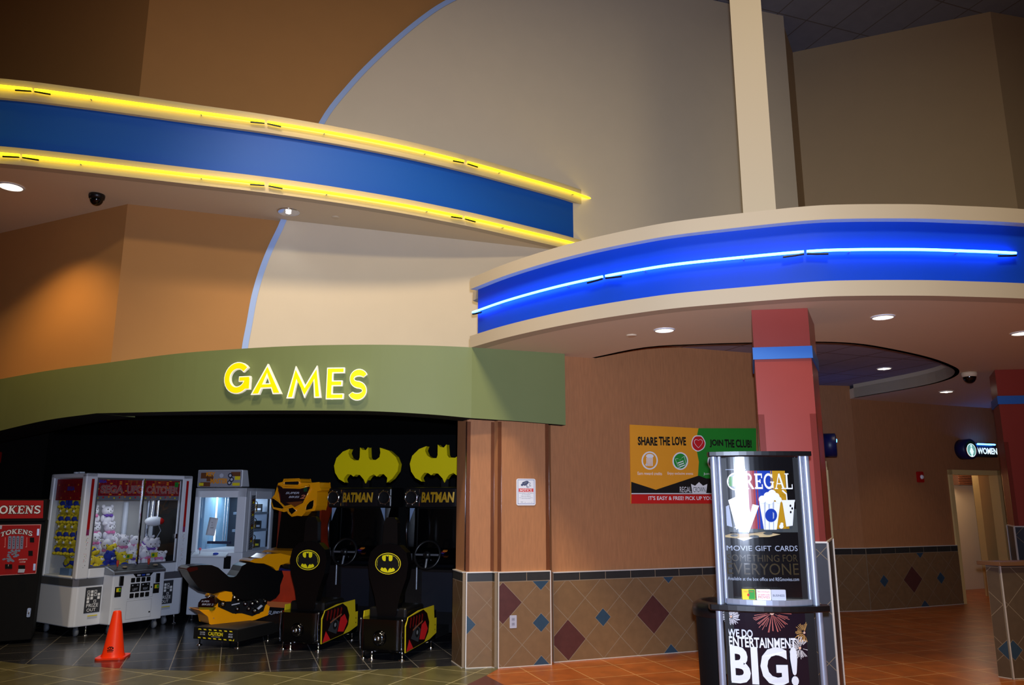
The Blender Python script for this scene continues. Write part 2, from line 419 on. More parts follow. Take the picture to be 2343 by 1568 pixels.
def serif(mb, fr, s, u0, v0, u1, v1, d, mat, grow=0.0, arc=0.0):
    tot = sum(SW[c] for c in s); k = (u1 - u0) / tot; h = v1 - v0; x = 0
    for c in s:
        def f(gx, gy, x=x, c=c):
            u = u0 + (x + gx) * k; v = v0 + gy * h
            if arc:
                t = ((u - (u0 + u1) / 2) / ((u1 - u0) / 2)); v -= arc * t * t
            return (u, v)
        strokes(mb, SERIF[c], (f, fr), d, mat, grow); x += SW[c]

# ================================================================== THE BUILDING
ROW = 19.5
# floors
m = MB(); m.b2((-13, -3, -0.2), (13, 18, 0.0), FL_OR); struct(m, 'floor_lobby')
edge = [onz(x, y) for x, y in [(0, 1514), (110, 1521), (230, 1528), (400, 1535), (560, 1538), (700, 1537), (800, 1535), (900, 1531), (1046, 1524)]]
edge = [Vector((-11.0, 12.0, 0)), Vector((-8.0, 9.75, 0))] + edge
edge = [(p.x, p.y) for p in spline(edge, 4)]
m = MB(); m.plan(edge + [(-0.5, 8.25), (0.6, 8.6), (0.6, 15), (-11, 15)], 0.0, 0.002, FL_SL); struct(m, 'floor_arcade')
gr = [(p[0], p[1]) for p in edge] + [(-0.46, 7.96), (-0.14, 7.99)] + [tuple(onz(1140, 1531).xy), tuple(onz(1112, 1547).xy), tuple(onz(1065, 1570).xy), (-0.9, 6.9), (-2, 6.55), (-3.6, 6.55), (-6, 7.2), (-11, 10.5)]
m = MB(); m.plan(gr, 0.0, 0.0015, FL_GR); struct(m, 'floor_border')
a, b = onz(1112, 1547), onz(1152, 1568); c2 = onz(1065, 1570)
m = MB(); e1, e2 = (b - a), (c2 - a); m.plan([tuple(a.xy), tuple((a + e1 * 2.2).xy), tuple((a + e1 * 2.2 + e2 * 2.2).xy), tuple((a + e2 * 2.2).xy)], 0.0, 0.003, FL_MA); struct(m, 'floor_inlay')

# wall above the arcade: orange, convex corner, cream arch panel proud of it
W1 = Fr(-4.74, 8.95, 19.0)
m = MB(); m.prism([(0, 3.1), (10.07, 3.1), (10.07, 10), (0, 10)], W1, -0.25, 0, ORANGE); struct(m, 'wall_back')
WL = Fr(-4.74, 8.95, 155.0)
m = MB(); m.prism([(0, 3.1), (7, 3.1), (7, 10), (0, 10)], Fr(-4.74 - 7 * math.cos(R(25)), 8.95 + 7 * math.sin(R(25)), -25.0), -0.25, 0, ORANGE); struct(m, 'wall_left')
arch = [W1.px(x, y) for x, y in [(553, 800), (563.5, 743), (575.6, 678), (593, 619), (613.5, 567), (641, 508)]]
arch = [(1.44, 3.1)] + arch + [(1.95, 5.75)] + [W1.px(x, y) for x, y in [(730, 283), (790, 203), (860, 130), (950, 52), (1030, 0)]] + [(4.85, 9.5), (5.75, 10.0)]
arch = [(p.x, p.y) for p in spline([(u, v, 0) for u, v in arch], 5)]
def offs(pts, k):
    o = []
    for i, p in enumerate(pts):
        a, b = Vector(pts[max(i - 1, 0)]), Vector(pts[min(i + 1, len(pts) - 1)]); t = (b - a).normalized(); o.append((p[0] + t.y * k, p[1] - t.x * k))
    return o
inner = offs(arch, 0.072)
m = MB(); m.prism(inner + [(10.07, 10.0), (10.07, 3.1)], W1, 0.002, 0.06, CREAM); struct(m, 'wall_arch_panel')
m = MB()
for i in range(len(arch) - 1):
    m.add([W1(*arch[i], .07), W1(*arch[i + 1], .07), W1(*inner[i + 1], .07), W1(*inner[i], .07)], [(0, 1, 2, 3)], TRIMBLUE)
    m.add([W1(*arch[i], 0), W1(*arch[i + 1], 0), W1(*arch[i + 1], .07), W1(*arch[i], .07)], [(0, 1, 2, 3)], TRIMBLUE)
struct(m, 'trim_arch')
# the tall walls on the right: return, long wall, far return
p1 = W1(10.07, 0); p2 = Vector((5.37, 13.3, 0)); p3 = Vector((8.39, 12.05, 0)); p4 = Vector((10.6, 12.6, 0))
for nm, p, q in (('wall_recess', p1, p2), ('wall_right', p2, p3), ('wall_far_right', p3, p4)):
    m = MB(); a = math.degrees(math.atan2(q.y - p.y, q.x - p.x)); l = (q - p).length
    m.prism([(0, 3.35), (l, 3.35), (l, 10), (0, 10)], Fr(p.x, p.y, a), -0.2, 0, TAN); struct(m, nm)
m = MB(); m.b2((-12, -3, 10.0), (13, 18, 10.2), CEILT); struct(m, 'ceiling_lobby')

# ---- yellow-neon canopy
yp = spline([Vector(p) for p in [(-7.6, 7.52), (-6.6, 7.62), (-5.6, 7.77), (-4.93, 7.95), (-4.36, 8.13), (-3.68, 8.35), (-2.99, 8.57), (-2.27, 8.85), (-1.51, 9.2), (-.98, 9.49), (-.42, 9.83), (.18, 10.24), (.8, 10.68), (1.42, 11.2)]], 4)
def arcpath(path, off=0.0, z=0.0):
    out = []; n = len(path)
    for i in range(n):
        t = (path[min(i + 1, n - 1)] - path[max(i - 1, 0)]).normalized(); p = path[i] + Vector((t.y, -t.x)) * off; out.append(Vector((p.x, p.y, z)))
    return out
def clip(path, xa, xb, gap=0.0):
    """piece of a 3D path between two picture columns"""
    def col(p): 
        z = p.z - EYE; d = _c * p.y + _s * z; return 1171.5 + FPX * p.x / d
    fine = []
    for i in range(len(path) - 1):
        for k in range(12): fine.append(path[i].lerp(path[i + 1], k / 12))
    fine.append(path[-1])
    out = [p for p in fine if xa <= col(p) <= xb]
    return out[::6] + ([out[-1]] if (len(out) - 1) % 6 else [])
cy = thing('neon_canopy', 'curved blue canopy band with cream edges along its top and bottom, lined with yellow neon', 'canopy', (-1.5, 9.2, 5.18))
m = MB(); m.sweep(yp, [(0, 5.18), (0, 5.38), (-.12, 5.38), (-.12, 5.18)], BAND); m.build('lower_band', cy, True)
m = MB(); m.sweep(yp, [(0, 5.95), (0, 6.18), (-.14, 6.18), (-.14, 5.95)], BAND); m.build('upper_band', cy, True)
m = MB(); m.sweep(yp[:-1], [(-.05, 5.38), (-.05, 5.95), (-.13, 5.95), (-.13, 5.38)], BLUE); m.build('fascia_panel', cy, True)
m = MB(); q = [(p.x, p.y) for p in arcpath(yp, -.1)] + [tuple(W1(6.4, 0, -.1).xy), tuple(W1(0, 0, -.1).xy), (-8.4, 10.62), (-8.4, 7.6)]
m.plan(q, 5.181, 5.3, SOFFIT); m.build('soffit', cy, True)
m = MB(); m.plan(q, 6.0, 6.1, BAND); m.build('top_deck', cy, True)

def neon(path3, name, label, mat, r, group, N=None):
    t = thing(name, label, 'neon tube', tuple(path3[0]), 0, group)
    m = MB(); m.tube(path3, r, mat, 8); m.build('glass_tube', t, True)
    n = len(path3)
    for e in (0, -1):
        p = path3[e]; q = path3[1] if e == 0 else path3[-2]; dr = (q - p).normalized(); nn = Vector((dr.y, -dr.x, 0)).normalized()
        m = MB(); m.tube([p + Vector((0, 0, -.018)) + dr * .0, p + dr * .06 + Vector((0, 0, -.024)), p + dr * .16 + Vector((0, 0, -.03))], .010, BLACK, 6); m.build('electrode_cap', t, True)
    L = sum((path3[i + 1] - path3[i]).length for i in range(n - 1)); cnt = max(2, int(L / .9))
    for k in range(cnt):
        i = int((k + .5) / cnt * (n - 1)); p = path3[i]; dr = (path3[min(i + 1, n - 1)] - path3[max(i - 1, 0)]).normalized(); nn = Vector((dr.y, -dr.x, 0)).normalized()
        m = MB(); m.tube([p - nn * .04 + Vector((0, 0, -.015)), p + Vector((0, 0, -r - .004))], .006, STEEL, 6); m.build('tube_support', t, True)
    return t
up = arcpath(yp, .04, 6.065); lo = arcpath(yp, .04, 5.275)
for xa, xb, l in ((-400, 76, 'yellow neon tube on the upper band of the canopy, cut by the left picture edge'), (79, 606, 'yellow neon tube on the upper band above the dome camera, second from the left'),
                  (610, 1063, 'yellow neon tube on the upper band crossing the cream arch trim'), (1068, 1394, 'yellow neon tube ending the upper band at its right tip')):
    neon(clip(up, xa, xb), 'neon_tube', l, YNEON, .018, 'yellow neon tubes on the high canopy')
for xa, xb, l in ((-400, 46, 'yellow neon tube on the lower band directly above the cream lit downlight'), (49, 608, 'yellow neon tube on the lower band above the dome camera and chrome downlight'),
                  (612, 1058, 'yellow neon tube on the lower band right of the chrome downlight'), (1062, 1420, 'yellow neon tube ending the lower band beside the front canopy')):
    neon(clip(lo, xa, xb), 'neon_tube', l, YNEON, .018, 'yellow neon tubes on the high canopy')

# ---- front canopy with the blue neon line, soffit with a round opening
fp = [Vector(p) for p in [(-.44, 7.83), (-.09, 7.355), (.32, 6.905), (.69, 6.575), (1.04, 6.325), (1.37, 6.135), (1.86, 5.95), (2.33, 5.8), (2.66, 5.755), (3.17, 5.75), (3.53, 5.78), (4.06, 5.845), (4.8, 6.0), (5.8, 6.3), (7.4, 7.0)]]
fp = spline(fp, 5)
cb = thing('front_canopy', 'lower curved canopy with bright blue fascia between cream bands, resting on the red column', 'canopy', (2.6, 5.8, 3.15))
m = MB(); m.sweep(fp, [(0, 3.15), (0, 3.275), (-.14, 3.275), (-.14, 3.15)], BAND); m.build('lower_band', cb, True)
m = MB(); m.sweep(fp, [(0, 3.78), (0, 3.9), (-.14, 3.9), (-.14, 3.78)], BAND); m.build('upper_band', cb, True)
m = MB(); bp_ = arcpath(fp, -.075); bp_[0] = bp_[0] + (bp_[1] - bp_[0]) * .3
m.sweep([p.xy for p in bp_], [(0, 3.275), (0, 3.78), (-.06, 3.78), (-.06, 3.275)], BLUE2); m.build('fascia_panel', cb, True)
W2 = Fr(*onz(1265, 1516).xy, 20.6)
hole = [(.93, 8.42), (1.4, 7.84), (1.91, 7.68), (2.45, 7.6), (3.01, 7.56), (3.45, 7.64), (3.93, 7.92), (4.54, 8.37), (5.04, 8.84), (5.43, 9.31), (5.66, 9.9), (5.64, 10.6), (5.27, 11.77)]
hole = [(p.x, p.y) for p in spline([Vector(p) for p in hole], 4)]
so = [(p.x, p.y) for p in arcpath(fp, -.1)] + [(9.5, 8), (9.5, 14.6), (5.4, 14.6)]
m = MB(); m.plan(so + hole[::-1] + [tuple(W2(.2, 0, -.12).xy), (-.42, 8.0)], 3.151, 3.3, SOFFIT); m.build('soffit', cb, True)
m = MB(); m.plan([(p.x, p.y) for p in arcpath(fp, -.1)] + [(9.5, 8), (9.5, 14.6), (2, 14.6), (.2, 9), (-.42, 8.0)], 3.70, 3.8, BAND); m.build('top_deck', cb, True)
m = MB(); m.sweep(hole[::-1], [(0, 3.151), (0, 3.36), (-.05, 3.36), (-.05, 3.151)], BAND, closed=True); m.build('opening_rim', cb, True)
m = MB(); m.plan([(.2, 7.3), (6.2, 7.3), (6.2, 14.4), (.2, 14.4)], 3.355, 3.45, CEILT2); struct(m, 'ceiling_recess')
bl = arcpath(fp, -.035, 3.535)
for xa, xb, l in ((1066, 1379, 'blue neon tube starting at the left end of the front canopy'), (1384, 1840, 'blue neon tube in the middle of the front canopy above the red column'),
                  (1845, 2325, 'blue neon tube at the right of the front canopy, above the round downlight')):
    neon(clip(bl, xa, xb), 'neon_tube', l, BNEON, .012, 'blue neon tubes on the front canopy')
# tall white post rising from the canopy
wp = thing('white_post', 'tall narrow cream white square post rising from the front canopy to the ceiling', 'post', (2.17, 6.42, 3.8))
m = MB(); m.box((2.195, 6.45, 6.9), (.274, .2, 6.2), BAND, rz=-18.6); m.build('post_shaft', wp, True)

# ---- green fascia over the arcade entrance
zt = lambda p: 3.15
gp = []
for (tx, ty), (bx, by), Y in (((-120, 893), (-120, 1020), 10.35), ((0, 868), (0, 990), 9.80), ((120, 847), (120, 962), 9.18), ((233, 832), (228, 946), 8.76), ((400, 810), (400, 942.5), 8.16), ((555, 798), (555, 940), 7.87),
                          ((700, 791), (700, 939.5), 7.71), ((850, 789), (850, 941), 7.66), ((980, 791), (980, 948), 7.71), ((1080, 795), (1085, 957), 7.8), ((1186, 802), (1186, 964), 7.98), ((1292, 810), (1292, 973), 8.16)):
    a = ray(tx, ty); b = ray(bx, by); gp.append(Vector((a.x / a.y * Y, Y, EYE + a.z / a.y * Y, EYE + b.z / b.y * Y)))
gl = spline([g for g in gp[:4]], 5)[:-1] + [gp[3]]; gr_ = spline(gp[3:10], 6)[:-1] + [gp[9], gp[10], gp[11]]
gpath = gl[:-1] + gr_
gt = thing('green_fascia', 'sage green curved fascia spanning the arcade entrance, carrying the yellow sign letters', 'fascia', (-1.4, 7.7, 2.4))
def ribbon(m, path, mat, back=.16):
    n = len(path); nr = []
    for i in range(n):
        t = Vector((path[min(i + 1, n - 1)] - path[max(i - 1, 0)])[:2]).normalized(); nr.append(Vector((t.y, -t.x)))
    F = []; B = []
    for p, q in zip(path, nr):
        F.append(((p[0], p[1], p[2]), (p[0], p[1], p[3]))); B.append(((p[0] - q.x * back, p[1] - q.y * back, p[2]), (p[0] - q.x * back, p[1] - q.y * back, p[3])))
    for i in range(n - 1):
        (a, b), (c, d) = F[i], F[i + 1]; (e, f), (g, h) = B[i], B[i + 1]
        m.add([a, c, d, b], [(3, 2, 1, 0)], mat, False); m.add([e, g, h, f], [(0, 1, 2, 3)], mat)
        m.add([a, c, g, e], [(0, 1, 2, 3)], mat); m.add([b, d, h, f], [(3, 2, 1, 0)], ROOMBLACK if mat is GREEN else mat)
    for i in (0, n - 1): m.add([F[i][0], F[i][1], B[i][1], B[i][0]], [(0, 1, 2, 3)], mat)
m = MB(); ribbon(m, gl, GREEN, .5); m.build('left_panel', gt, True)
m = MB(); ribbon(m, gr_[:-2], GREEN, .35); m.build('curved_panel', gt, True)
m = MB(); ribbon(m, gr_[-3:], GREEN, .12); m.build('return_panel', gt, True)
# roof over the fascia ledge and the black arcade room
led = [(p[0], p[1]) for p in gpath[:-2]]
m = MB(); m.plan([(p[0] , p[1] + .06) for p in led] + [(.6, 8.4), (.6, 11), (-4.7, 9.2), (-9, 11.3)], 2.95, 3.10, ROOMBLACK); struct(m, 'ceiling_ledge')
m = MB(); m.plan([(-11, 12.2), (-8, 11.2), (-6.6, 10.1), (-4.9, 9.0), (-2.8, 8.1), (-1, 7.95), (.5, 8.5), (.5, 15), (-11, 15)], 2.80, 2.95, ROOMBLACK); struct(m, 'ceiling_arcade')
m = MB(); m.b2((-11, 14.4, 0), (.6, 14.6, 3), ROOMBLACK); struct(m, 'wall_arcade_back')
m = MB(); m.b2((-11.1, 9.5, 0), (-10.9, 14.6, 3), ROOMBLACK); struct(m, 'wall_arcade_left')
m = MB(); m.b2((.35, 8.75, 0), (.5, 14.6, 3), ROOMBLACK); struct(m, 'wall_arcade_right')

# ---- tiled dado helper
def clip_poly(pts, u0, v0, u1, v1):
    for ax, lim, sg in ((0, u0, 1), (0, u1, -1), (1, v0, 1), (1, v1, -1)):
        out = []
        for i in range(len(pts)):
            a, b = pts[i - 1], pts[i]; da, db = (a[ax] - lim) * sg, (b[ax] - lim) * sg
            if (da >= 0) != (db >= 0):
                t = da / (da - db); out.append((a[0] + (b[0] - a[0]) * t, a[1] + (b[1] - a[1]) * t))
            if db >= 0: out.append(b)
        pts = out
        if len(pts) < 3: return []
    return pts
def dado(name, fr, u0, u1, zc, zt, org, h, reds, blues, parent, thick=.03, tile=None, edges=(0, 1), caplen=.3, zb=0.0, blk=None, floor_edge=True):
    """diamond tiles of half-diagonal h; org a lattice vertex; reds = tile centres, blues = vertices (lattice steps)"""
    tile = tile or CTILE; blk = blk or CBLACK; g = .004
    m = MB(); m.prism([(u0, zb), (u1, zb), (u1, zt), (u0, zt)], fr, 0, thick - .001, GROUT)
    i0, i1 = int((u0 - org[0]) / h) - 2, int((u1 - org[0]) / h) + 2; j0, j1 = int((zb - org[1]) / h) - 2, int((zc - org[1]) / h) + 2
    for i in range(i0, i1 + 1):
        for j in range(j0, j1 + 1):
            if (i + j) % 2 == 0: continue
            cx, cz = org[0] + i * h, org[1] + j * h; k = h - g
            p = clip_poly([(cx - k, cz), (cx, cz - k), (cx + k, cz), (cx, cz + k)], u0 + .002, zb, u1 - .002, zc - .004)
            if p: m.poly(p, fr, thick, CRED if (i, j) in reds else tile)
    for i, j in blues:
        cx, cz = org[0] + i * h, org[1] + j * h
        for k, mt, dd in ((h * .47, GROUT, .0008), (h * .44, CBLUE, .0016)):
            p = clip_poly([(cx - k, cz), (cx, cz - k), (cx + k, cz), (cx, cz + k)], u0 + .002, zb, u1 - .002, zc - .004)
            if p: m.poly(p, fr, thick + dd, mt)
    u = u0
    while u < u1 - .01:
        e = min(u + caplen, u1); m.poly([(u + .003, zc + .003), (e - .003, zc + .003), (e - .003, zt - .004), (u + .003, zt - .004)], fr, thick, blk); u = e
    m.build(name, parent, True)
    m = MB(); m.prism([(u0, zt - .004), (u1, zt - .004), (u1, zt + .006), (u0, zt + .006)], fr, 0, thick + .004, METALEDGE)
    if floor_edge: m.prism([(u0, zb + .002), (u1, zb + .002), (u1, zb + .009), (u0, zb + .009)], fr, 0, thick + .004, METALEDGE)
    for e in edges:
        u = (u0, u1)[e]; s_ = .010 if e == 0 else -.010
        m.prism([(min(u, u + s_), zb), (max(u, u + s_), zb), (max(u, u + s_), zt), (min(u, u + s_), zt)], fr, 0, thick + .005, METALEDGE)
    m.build('metal_edge', parent, True)

# right wall with banner (long wall)
wall2 = MB(); L2 = 3.62
wall2.prism([(0, 0), (L2, 0), (L2, 3.36), (0, 3.36)], W2, -.12, 0, PAPER); w2o = struct(wall2, 'wall_center')
XF[w2o.name] = Matrix.Identity(4)
f2 = W2.shift(.03)
rc = f2.px(1300, 1465); rc2 = f2.px(1495, 1405); h2 = (rc2[0] - rc[0]) / 5
org2 = (rc[0] + h2, rc[1])
dado('tile_dado', W2, 0, L2, f2.px(1265, 1330)[1], f2.px(1265, 1311)[1], org2, h2, {(-1, 0), (4, 1), (9, 0)}, [(1, 1), (5, 3), (5, -1), (6, -9)], w2o, edges=())
# pilasters at the arcade entrance
PA = Fr(*onz(1064, 1531).xy, 13.0); PB = Fr(*onz(1139, 1530.5).xy, 18.0)
lA = (onz(1129, 1527).xy - Vector(PA.o[:2])).length; lB = (onz(1265, 1523.5).xy - Vector(PB.o[:2])).length
TP = 2.75
m = MB(); back = W2(0.02, 0, -.1)
a, b, c3, d = PA(0, 0, -.03), PA(lA, 0, -.03), PB(0, 0, -.03), PB(lB, 0, -.03)
j0 = Vector((-.585, 8.30, 0))
m.plan([tuple(a.xy), tuple(b.xy), tuple(c3.xy), tuple(d.xy), tuple(back.xy), (.45, 8.75), (-.45, 8.75), tuple(j0.xy)], 0, TP, PAPER)
pil = struct(m, 'wall_pilaster'); XF[pil.name] = Matrix.Identity(4)
fA, fB = PA, PB
zt2 = PB.px(1200, 1309)[1]; zc2 = PB.px(1200, 1330)[1]
ob = PB.px(1238, 1425); hB = .2
PA0 = PA.shift(-.03); PB0 = PB.shift(-.03)
dado('tile_dado', PA0, 0, lA, zc2, zt2, (PA.px(1068, 1427)[0], ob[1]), hB, set(), [(0, 0)], pil, edges=(0,))
dado('tile_dado', PB0, 0, lB, zc2, zt2, ob, hB, {(-2, 1)}, [(0, 0), (0, 2), (0, -2)], pil, edges=(0, 1))
JF = Fr(j0.x, j0.y, math.degrees(math.atan2(a.y - j0.y, a.x - j0.x))); lj = (a - j0).xy.length if hasattr((a - j0), 'xy') else .3
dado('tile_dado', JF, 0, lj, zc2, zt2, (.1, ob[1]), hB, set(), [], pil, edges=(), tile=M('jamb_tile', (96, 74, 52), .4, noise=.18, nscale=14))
SB = Fr(b.x, b.y, math.degrees(math.atan2(c3.y - b.y, c3.x - b.x)))
dado('tile_dado', SB, 0, (c3 - b).length, zc2, zt2, (.1, ob[1]), hB, set(), [], pil, edges=())
SD = Fr(d.x, d.y, math.degrees(math.atan2(W2.o.y - d.y, W2.o.x - d.x)))
def guard(fr, u0, u1):
    m = MB(); m.prism([(u0, zt2 + .01), (u1, zt2 + .01), (u1, TP - .35), (u0, TP - .35)], fr, 0.001, .004, ACRYL); m.build('corner_guard', pil, True)
guard(PA0, 0, .035); guard(PA0, lA - .035, lA); guard(PB0, 0, .04); guard(PB0, lB - .04, lB); guard(JF, lj - .04, lj)

# walls behind the columns: side wall with the men's doorway, two far walls with the women's doorway
e2 = W2(L2, 0); q0 = Vector((4.77, 11.85, 0)); aM = math.degrees(math.atan2(q0.y - e2.y, q0.x - e2.x)); WM = Fr(e2.x, e2.y, aM); lM = (q0 - e2).length
m = MB(); dm0, dm1 = lM - 1.15, lM - .08
for u0, u1, v0, v1 in ((0, dm0, 0, 3.36), (dm1, lM, 0, 3.36), (dm0, dm1, 2.1, 3.36)):
    m.prism([(u0, v0), (u1, v0), (u1, v1), (u0, v1)], WM, -.12, 0, PAPER)
struct(m, 'wall_side')
m = MB()
for u0, u1, v0, v1 in ((dm0 - .05, dm0 + .03, 0, 2.13), (dm1 - .03, dm1 + .06, 0, 2.13), (dm0 - .05, dm1 + .06, 2.05, 2.13)):
    m.prism([(u0, v0), (u1, v0), (u1, v1), (u0, v1)], WM, -.13, .035, DOORCREAM)
m.prism([(dm0, 0), (dm1, 0), (dm1, 2.06), (dm0, 2.06)], WM, -.14, -.1, BLACKM)
struct(m, 'door_1')
q1 = onz(1990, 1398); aS = math.degrees(math.atan2(q1.y - q0.y, q1.x - q0.x)); WS = Fr(q0.x, q0.y, aS); lS = (q1 - q0).length
m = MB(); m.prism([(0, 0), (lS, 0), (lS, 3.36), (0, 3.36)], WS, -.12, 0, PAPER); ws = struct(m, 'wall_far_side'); XF[ws.name] = Matrix.Identity(4)
zF = WS.px(1950, 1255)[1]; zFc = zF - .09
dado('tile_dado', WS, 0, lS, zFc, zF, (.1, .4), .2, set(), [], ws, edges=())
q2 = onz(2208, 1382); aF = math.degrees(math.atan2(q2.y - q1.y, q2.x - q1.x)); WF = Fr(q1.x, q1.y, aF)
du0 = WF.px(2190, 1230)[0]; du1 = WF.px(2288, 1150)[0]; dz = WF.px(2190, 1084)[1]
m = MB()
for u0, u1, v0, v1 in ((0, du0, 0, 3.3), (du1, du1 + 1.6, 0, 3.3), (du0, du1, dz, 3.3)):
    m.prism([(u0, v0), (u1, v0), (u1, v1), (u0, v1)], WF, -.12, 0, PAPER)
wf = struct(m, 'wall_far'); XF[wf.name] = Matrix.Identity(4)
fF = WF.shift(.03); bo = fF.px(2023, 1330); r0 = fF.px(2092, 1328)
hF = (r0[0] - bo[0]) / 2.0 if r0[0] - bo[0] < .9 else (r0[0] - bo[0]) / 3
dado('tile_dado', WF, 0, du0 - .05, zFc, zF, bo, .2, {(3, 0)}, [(0, 0), (6, 0), (4, 2), (4, -2)], wf, edges=())
m = MB()
for u0, u1, v0, v1 in ((du0 - .06, du0 + .02, 0, dz + .06), (du1 - .02, du1 + .06, 0, dz + .06), (du0 - .06, du1 + .06, dz - .02, dz + .06)):
    m.prism([(u0, v0), (u1, v0), (u1, v1), (u0, v1)], WF, -.13, .03, DOORCREAM)
dd = struct(m, 'door_2'); XF[dd.name] = Matrix.Identity(4)
# vestibule inside the women's doorway: tiled back wall, side wall, louvred grille
m = MB(); VB = WF.shift(-1.35); m.prism([(du0 - .3, 0), (du1 + 1.2, 0), (du1 + 1.2, 2.6), (du0 - .3, 2.6)], VB, -.1, 0, CREAM); vb = struct(m, 'wall_vestibule_back'); XF[vb.name] = Matrix.Identity(4)
dado('tile_facing', VB, du0 - .3, du1 + .5, 2.5, 2.55, (du0, .4), .33, set(), [], vb, edges=(), tile=M('cream_tile', (222, 194, 158), .4), thick=.02, blk=CREAM)
VS = WF.shift(-.45); us = VS.px(2251, 1200)[0]
m = MB(); m.prism([(us, 0), (du1 + .9, 0), (du1 + .9, 2.6), (us, 2.6)], VS, -.12, 0, DOORCREAM); struct(m, 'wall_vestibule_side')
m = MB(); m.prism([(du0 - .3, 2.55), (du1 + 1.2, 2.55), (du1 + 1.2, 2.6), (du0 - .3, 2.6)], WF, -1.5, -.13, CREAM); struct(m, 'ceiling_vestibule')
gv = WF.shift(-1.15); g0 = gv.px(2194, 1110); g1 = gv.px(2246, 1085)
t = thing('louvre_grille', 'brown slatted air grille high inside the lit doorway under the round restroom sign', 'vent', tuple(gv(g0[0], g0[1])))
m = MB(); m.prism([g0, (g1[0], g0[1]), g1, (g0[0], g1[1])], gv, -.15, 0, M('grille_brown', (84, 52, 40), .6))
for k in range(7):
    z = g0[1] + (g1[1] - g0[1]) * (k + .5) / 7; m.prism([(g0[0], z - .004), (g1[0], z - .004), (g1[0], z + .006), (g0[0], z + .006)], gv, 0, .02, M('grille_slat', (140, 84, 62), .5))
m.build('slat_panel', t, True)
vl = WF(du0 + 1.25, 2.2, -.85); lamp('vestibule_light', 'POINT', tuple(vl), 12, (1.0, .8, .55), shadow_soft_size=.15)

# ---- columns
def quadcol(pts, label, zdado, z0, z1, pix_band, tape=True):
    t = thing('red_column', label, 'column', (pts[0][0], pts[0][1], 0))
    m = MB(); m.plan(pts, zdado, z1, REDC); m.build('painted_shaft', t, True)
    m = MB(); cx = sum(p[0] for p in pts) / len(pts); cy_ = sum(p[1] for p in pts) / len(pts)
    ex = lambda k: [(p[0] + (p[0] - cx) / math.hypot(p[0] - cx, p[1] - cy_) * k, p[1] + (p[1] - cy_) / math.hypot(p[0] - cx, p[1] - cy_) * k) for p in pts]
    m.plan(ex(.02), z0, z0 + .1, BANDBLUE); m.build('blue_band', t, True)
    m = MB(); m.plan(ex(.012), 0, zdado, DTILE)
    o = ex(.0125)
    for i in range(len(o)):
        a, b = Vector(o[i]), Vector(o[(i + 1) % len(o)]); l = (b - a).length; fr = Fr(a.x, a.y, math.degrees(math.atan2(b.y - a.y, b.x - a.x)))
        for k in range(-6, 8):
            for sg in (1, -1):
                p = clip_poly([(k * .4, .0), (k * .4 + .006, 0), (k * .4 + .006 + sg * 1.4, 1.4), (k * .4 + sg * 1.4, 1.4)], 0, 0, l, zdado)
                if p: m.poly(p, fr, .001, GROUT)
    m.build('tile_base', t, True)
    m = MB()
    for p in ex(.014): m.box((p[0], p[1], zdado / 2), (.014, .014, zdado), METALEDGE)
    m.plan(ex(.018), zdado - .005, zdado + .008, METALEDGE); m.build('metal_edge', t, True)
    e = ex(.004)
    for i in range(len(pts)):
        a = Vector(pts[i]); m = MB()
        for q in (pts[i - 1], pts[(i + 1) % len(pts)]):
            d = (Vector(q) - a).normalized() * .05; b = Vector(e[i]); cz = z0 - .45
            m.add([(b.x, b.y, zdado + .01), (b.x + d.x, b.y + d.y, zdado + .01), (b.x + d.x, b.y + d.y, cz), (b.x, b.y, cz)], [(0, 1, 2, 3)], ACRYL)
        m.build('corner_guard', t, True)
    return t
quadcol([(1.99, 6.21), (2.43, 6.14), (2.72, 6.75), (2.2, 6.9)], 'red square column with a pale blue band, standing behind the poster stand', 1.28, 2.73, 3.15, None)
quadcol([(5.85, 9.2), (6.5, 9.1), (6.65, 9.7), (6.12, 9.75)], 'red column with a blue band at the right picture edge beside the restroom sign', 1.30, 2.73, 3.15, None)

# tiled half wall at the right edge
kw = thing('half_wall', 'dark diamond tiled half wall with a brown ledge cap at the right picture edge', 'half wall', (4.5, 7.58, 0))
kA = onz(2286, 1550); kB = onz(2317, 1555); K1 = Fr(kB.x, kB.y, 8); K0 = Fr(kA.x, kA.y, math.degrees(math.atan2(kB.y - kA.y, kB.x - kA.x)))
l0 = (kB - kA).length; kC = K1(2.2, 0); kD = kC + Vector((.05, .16, 0))
m = MB(); m.plan([tuple(kA.xy), tuple(kB.xy), tuple(kC.xy), tuple(kD.xy)], 0, 1.0, GROUT); m.build('wall_core', kw, True)
dkt = M('half_wall_tile', (92, 76, 60), .4, noise=.18, nscale=14)
dado('tile_facing', K1, 0, 2.2, .985, 1.0, K1.px(2318, 1488), .2, set(), [(0, 0), (5, 1)], kw, edges=(0,), tile=dkt, thick=.01)
dado('tile_facing', K0, 0, l0, .985, 1.0, (l0, K1.px(2318, 1488)[1]), .2, set(), [(0, 0)], kw, edges=(), tile=dkt, thick=.01)
m = MB(); n = Vector((-.06, -.05, 0)); m.plan([tuple((kA + Vector((-.07, .03, 0))).xy), tuple((kB + Vector((-.03, -.07, 0))).xy), tuple((kC + Vector((.0, -.06, 0))).xy), tuple((kD + Vector((0, .06, 0))).xy)], 1.0, 1.035, M('ledge_brown', (120, 84, 56), .4)); m.build('ledge_cap', kw, True, bevel=.006)

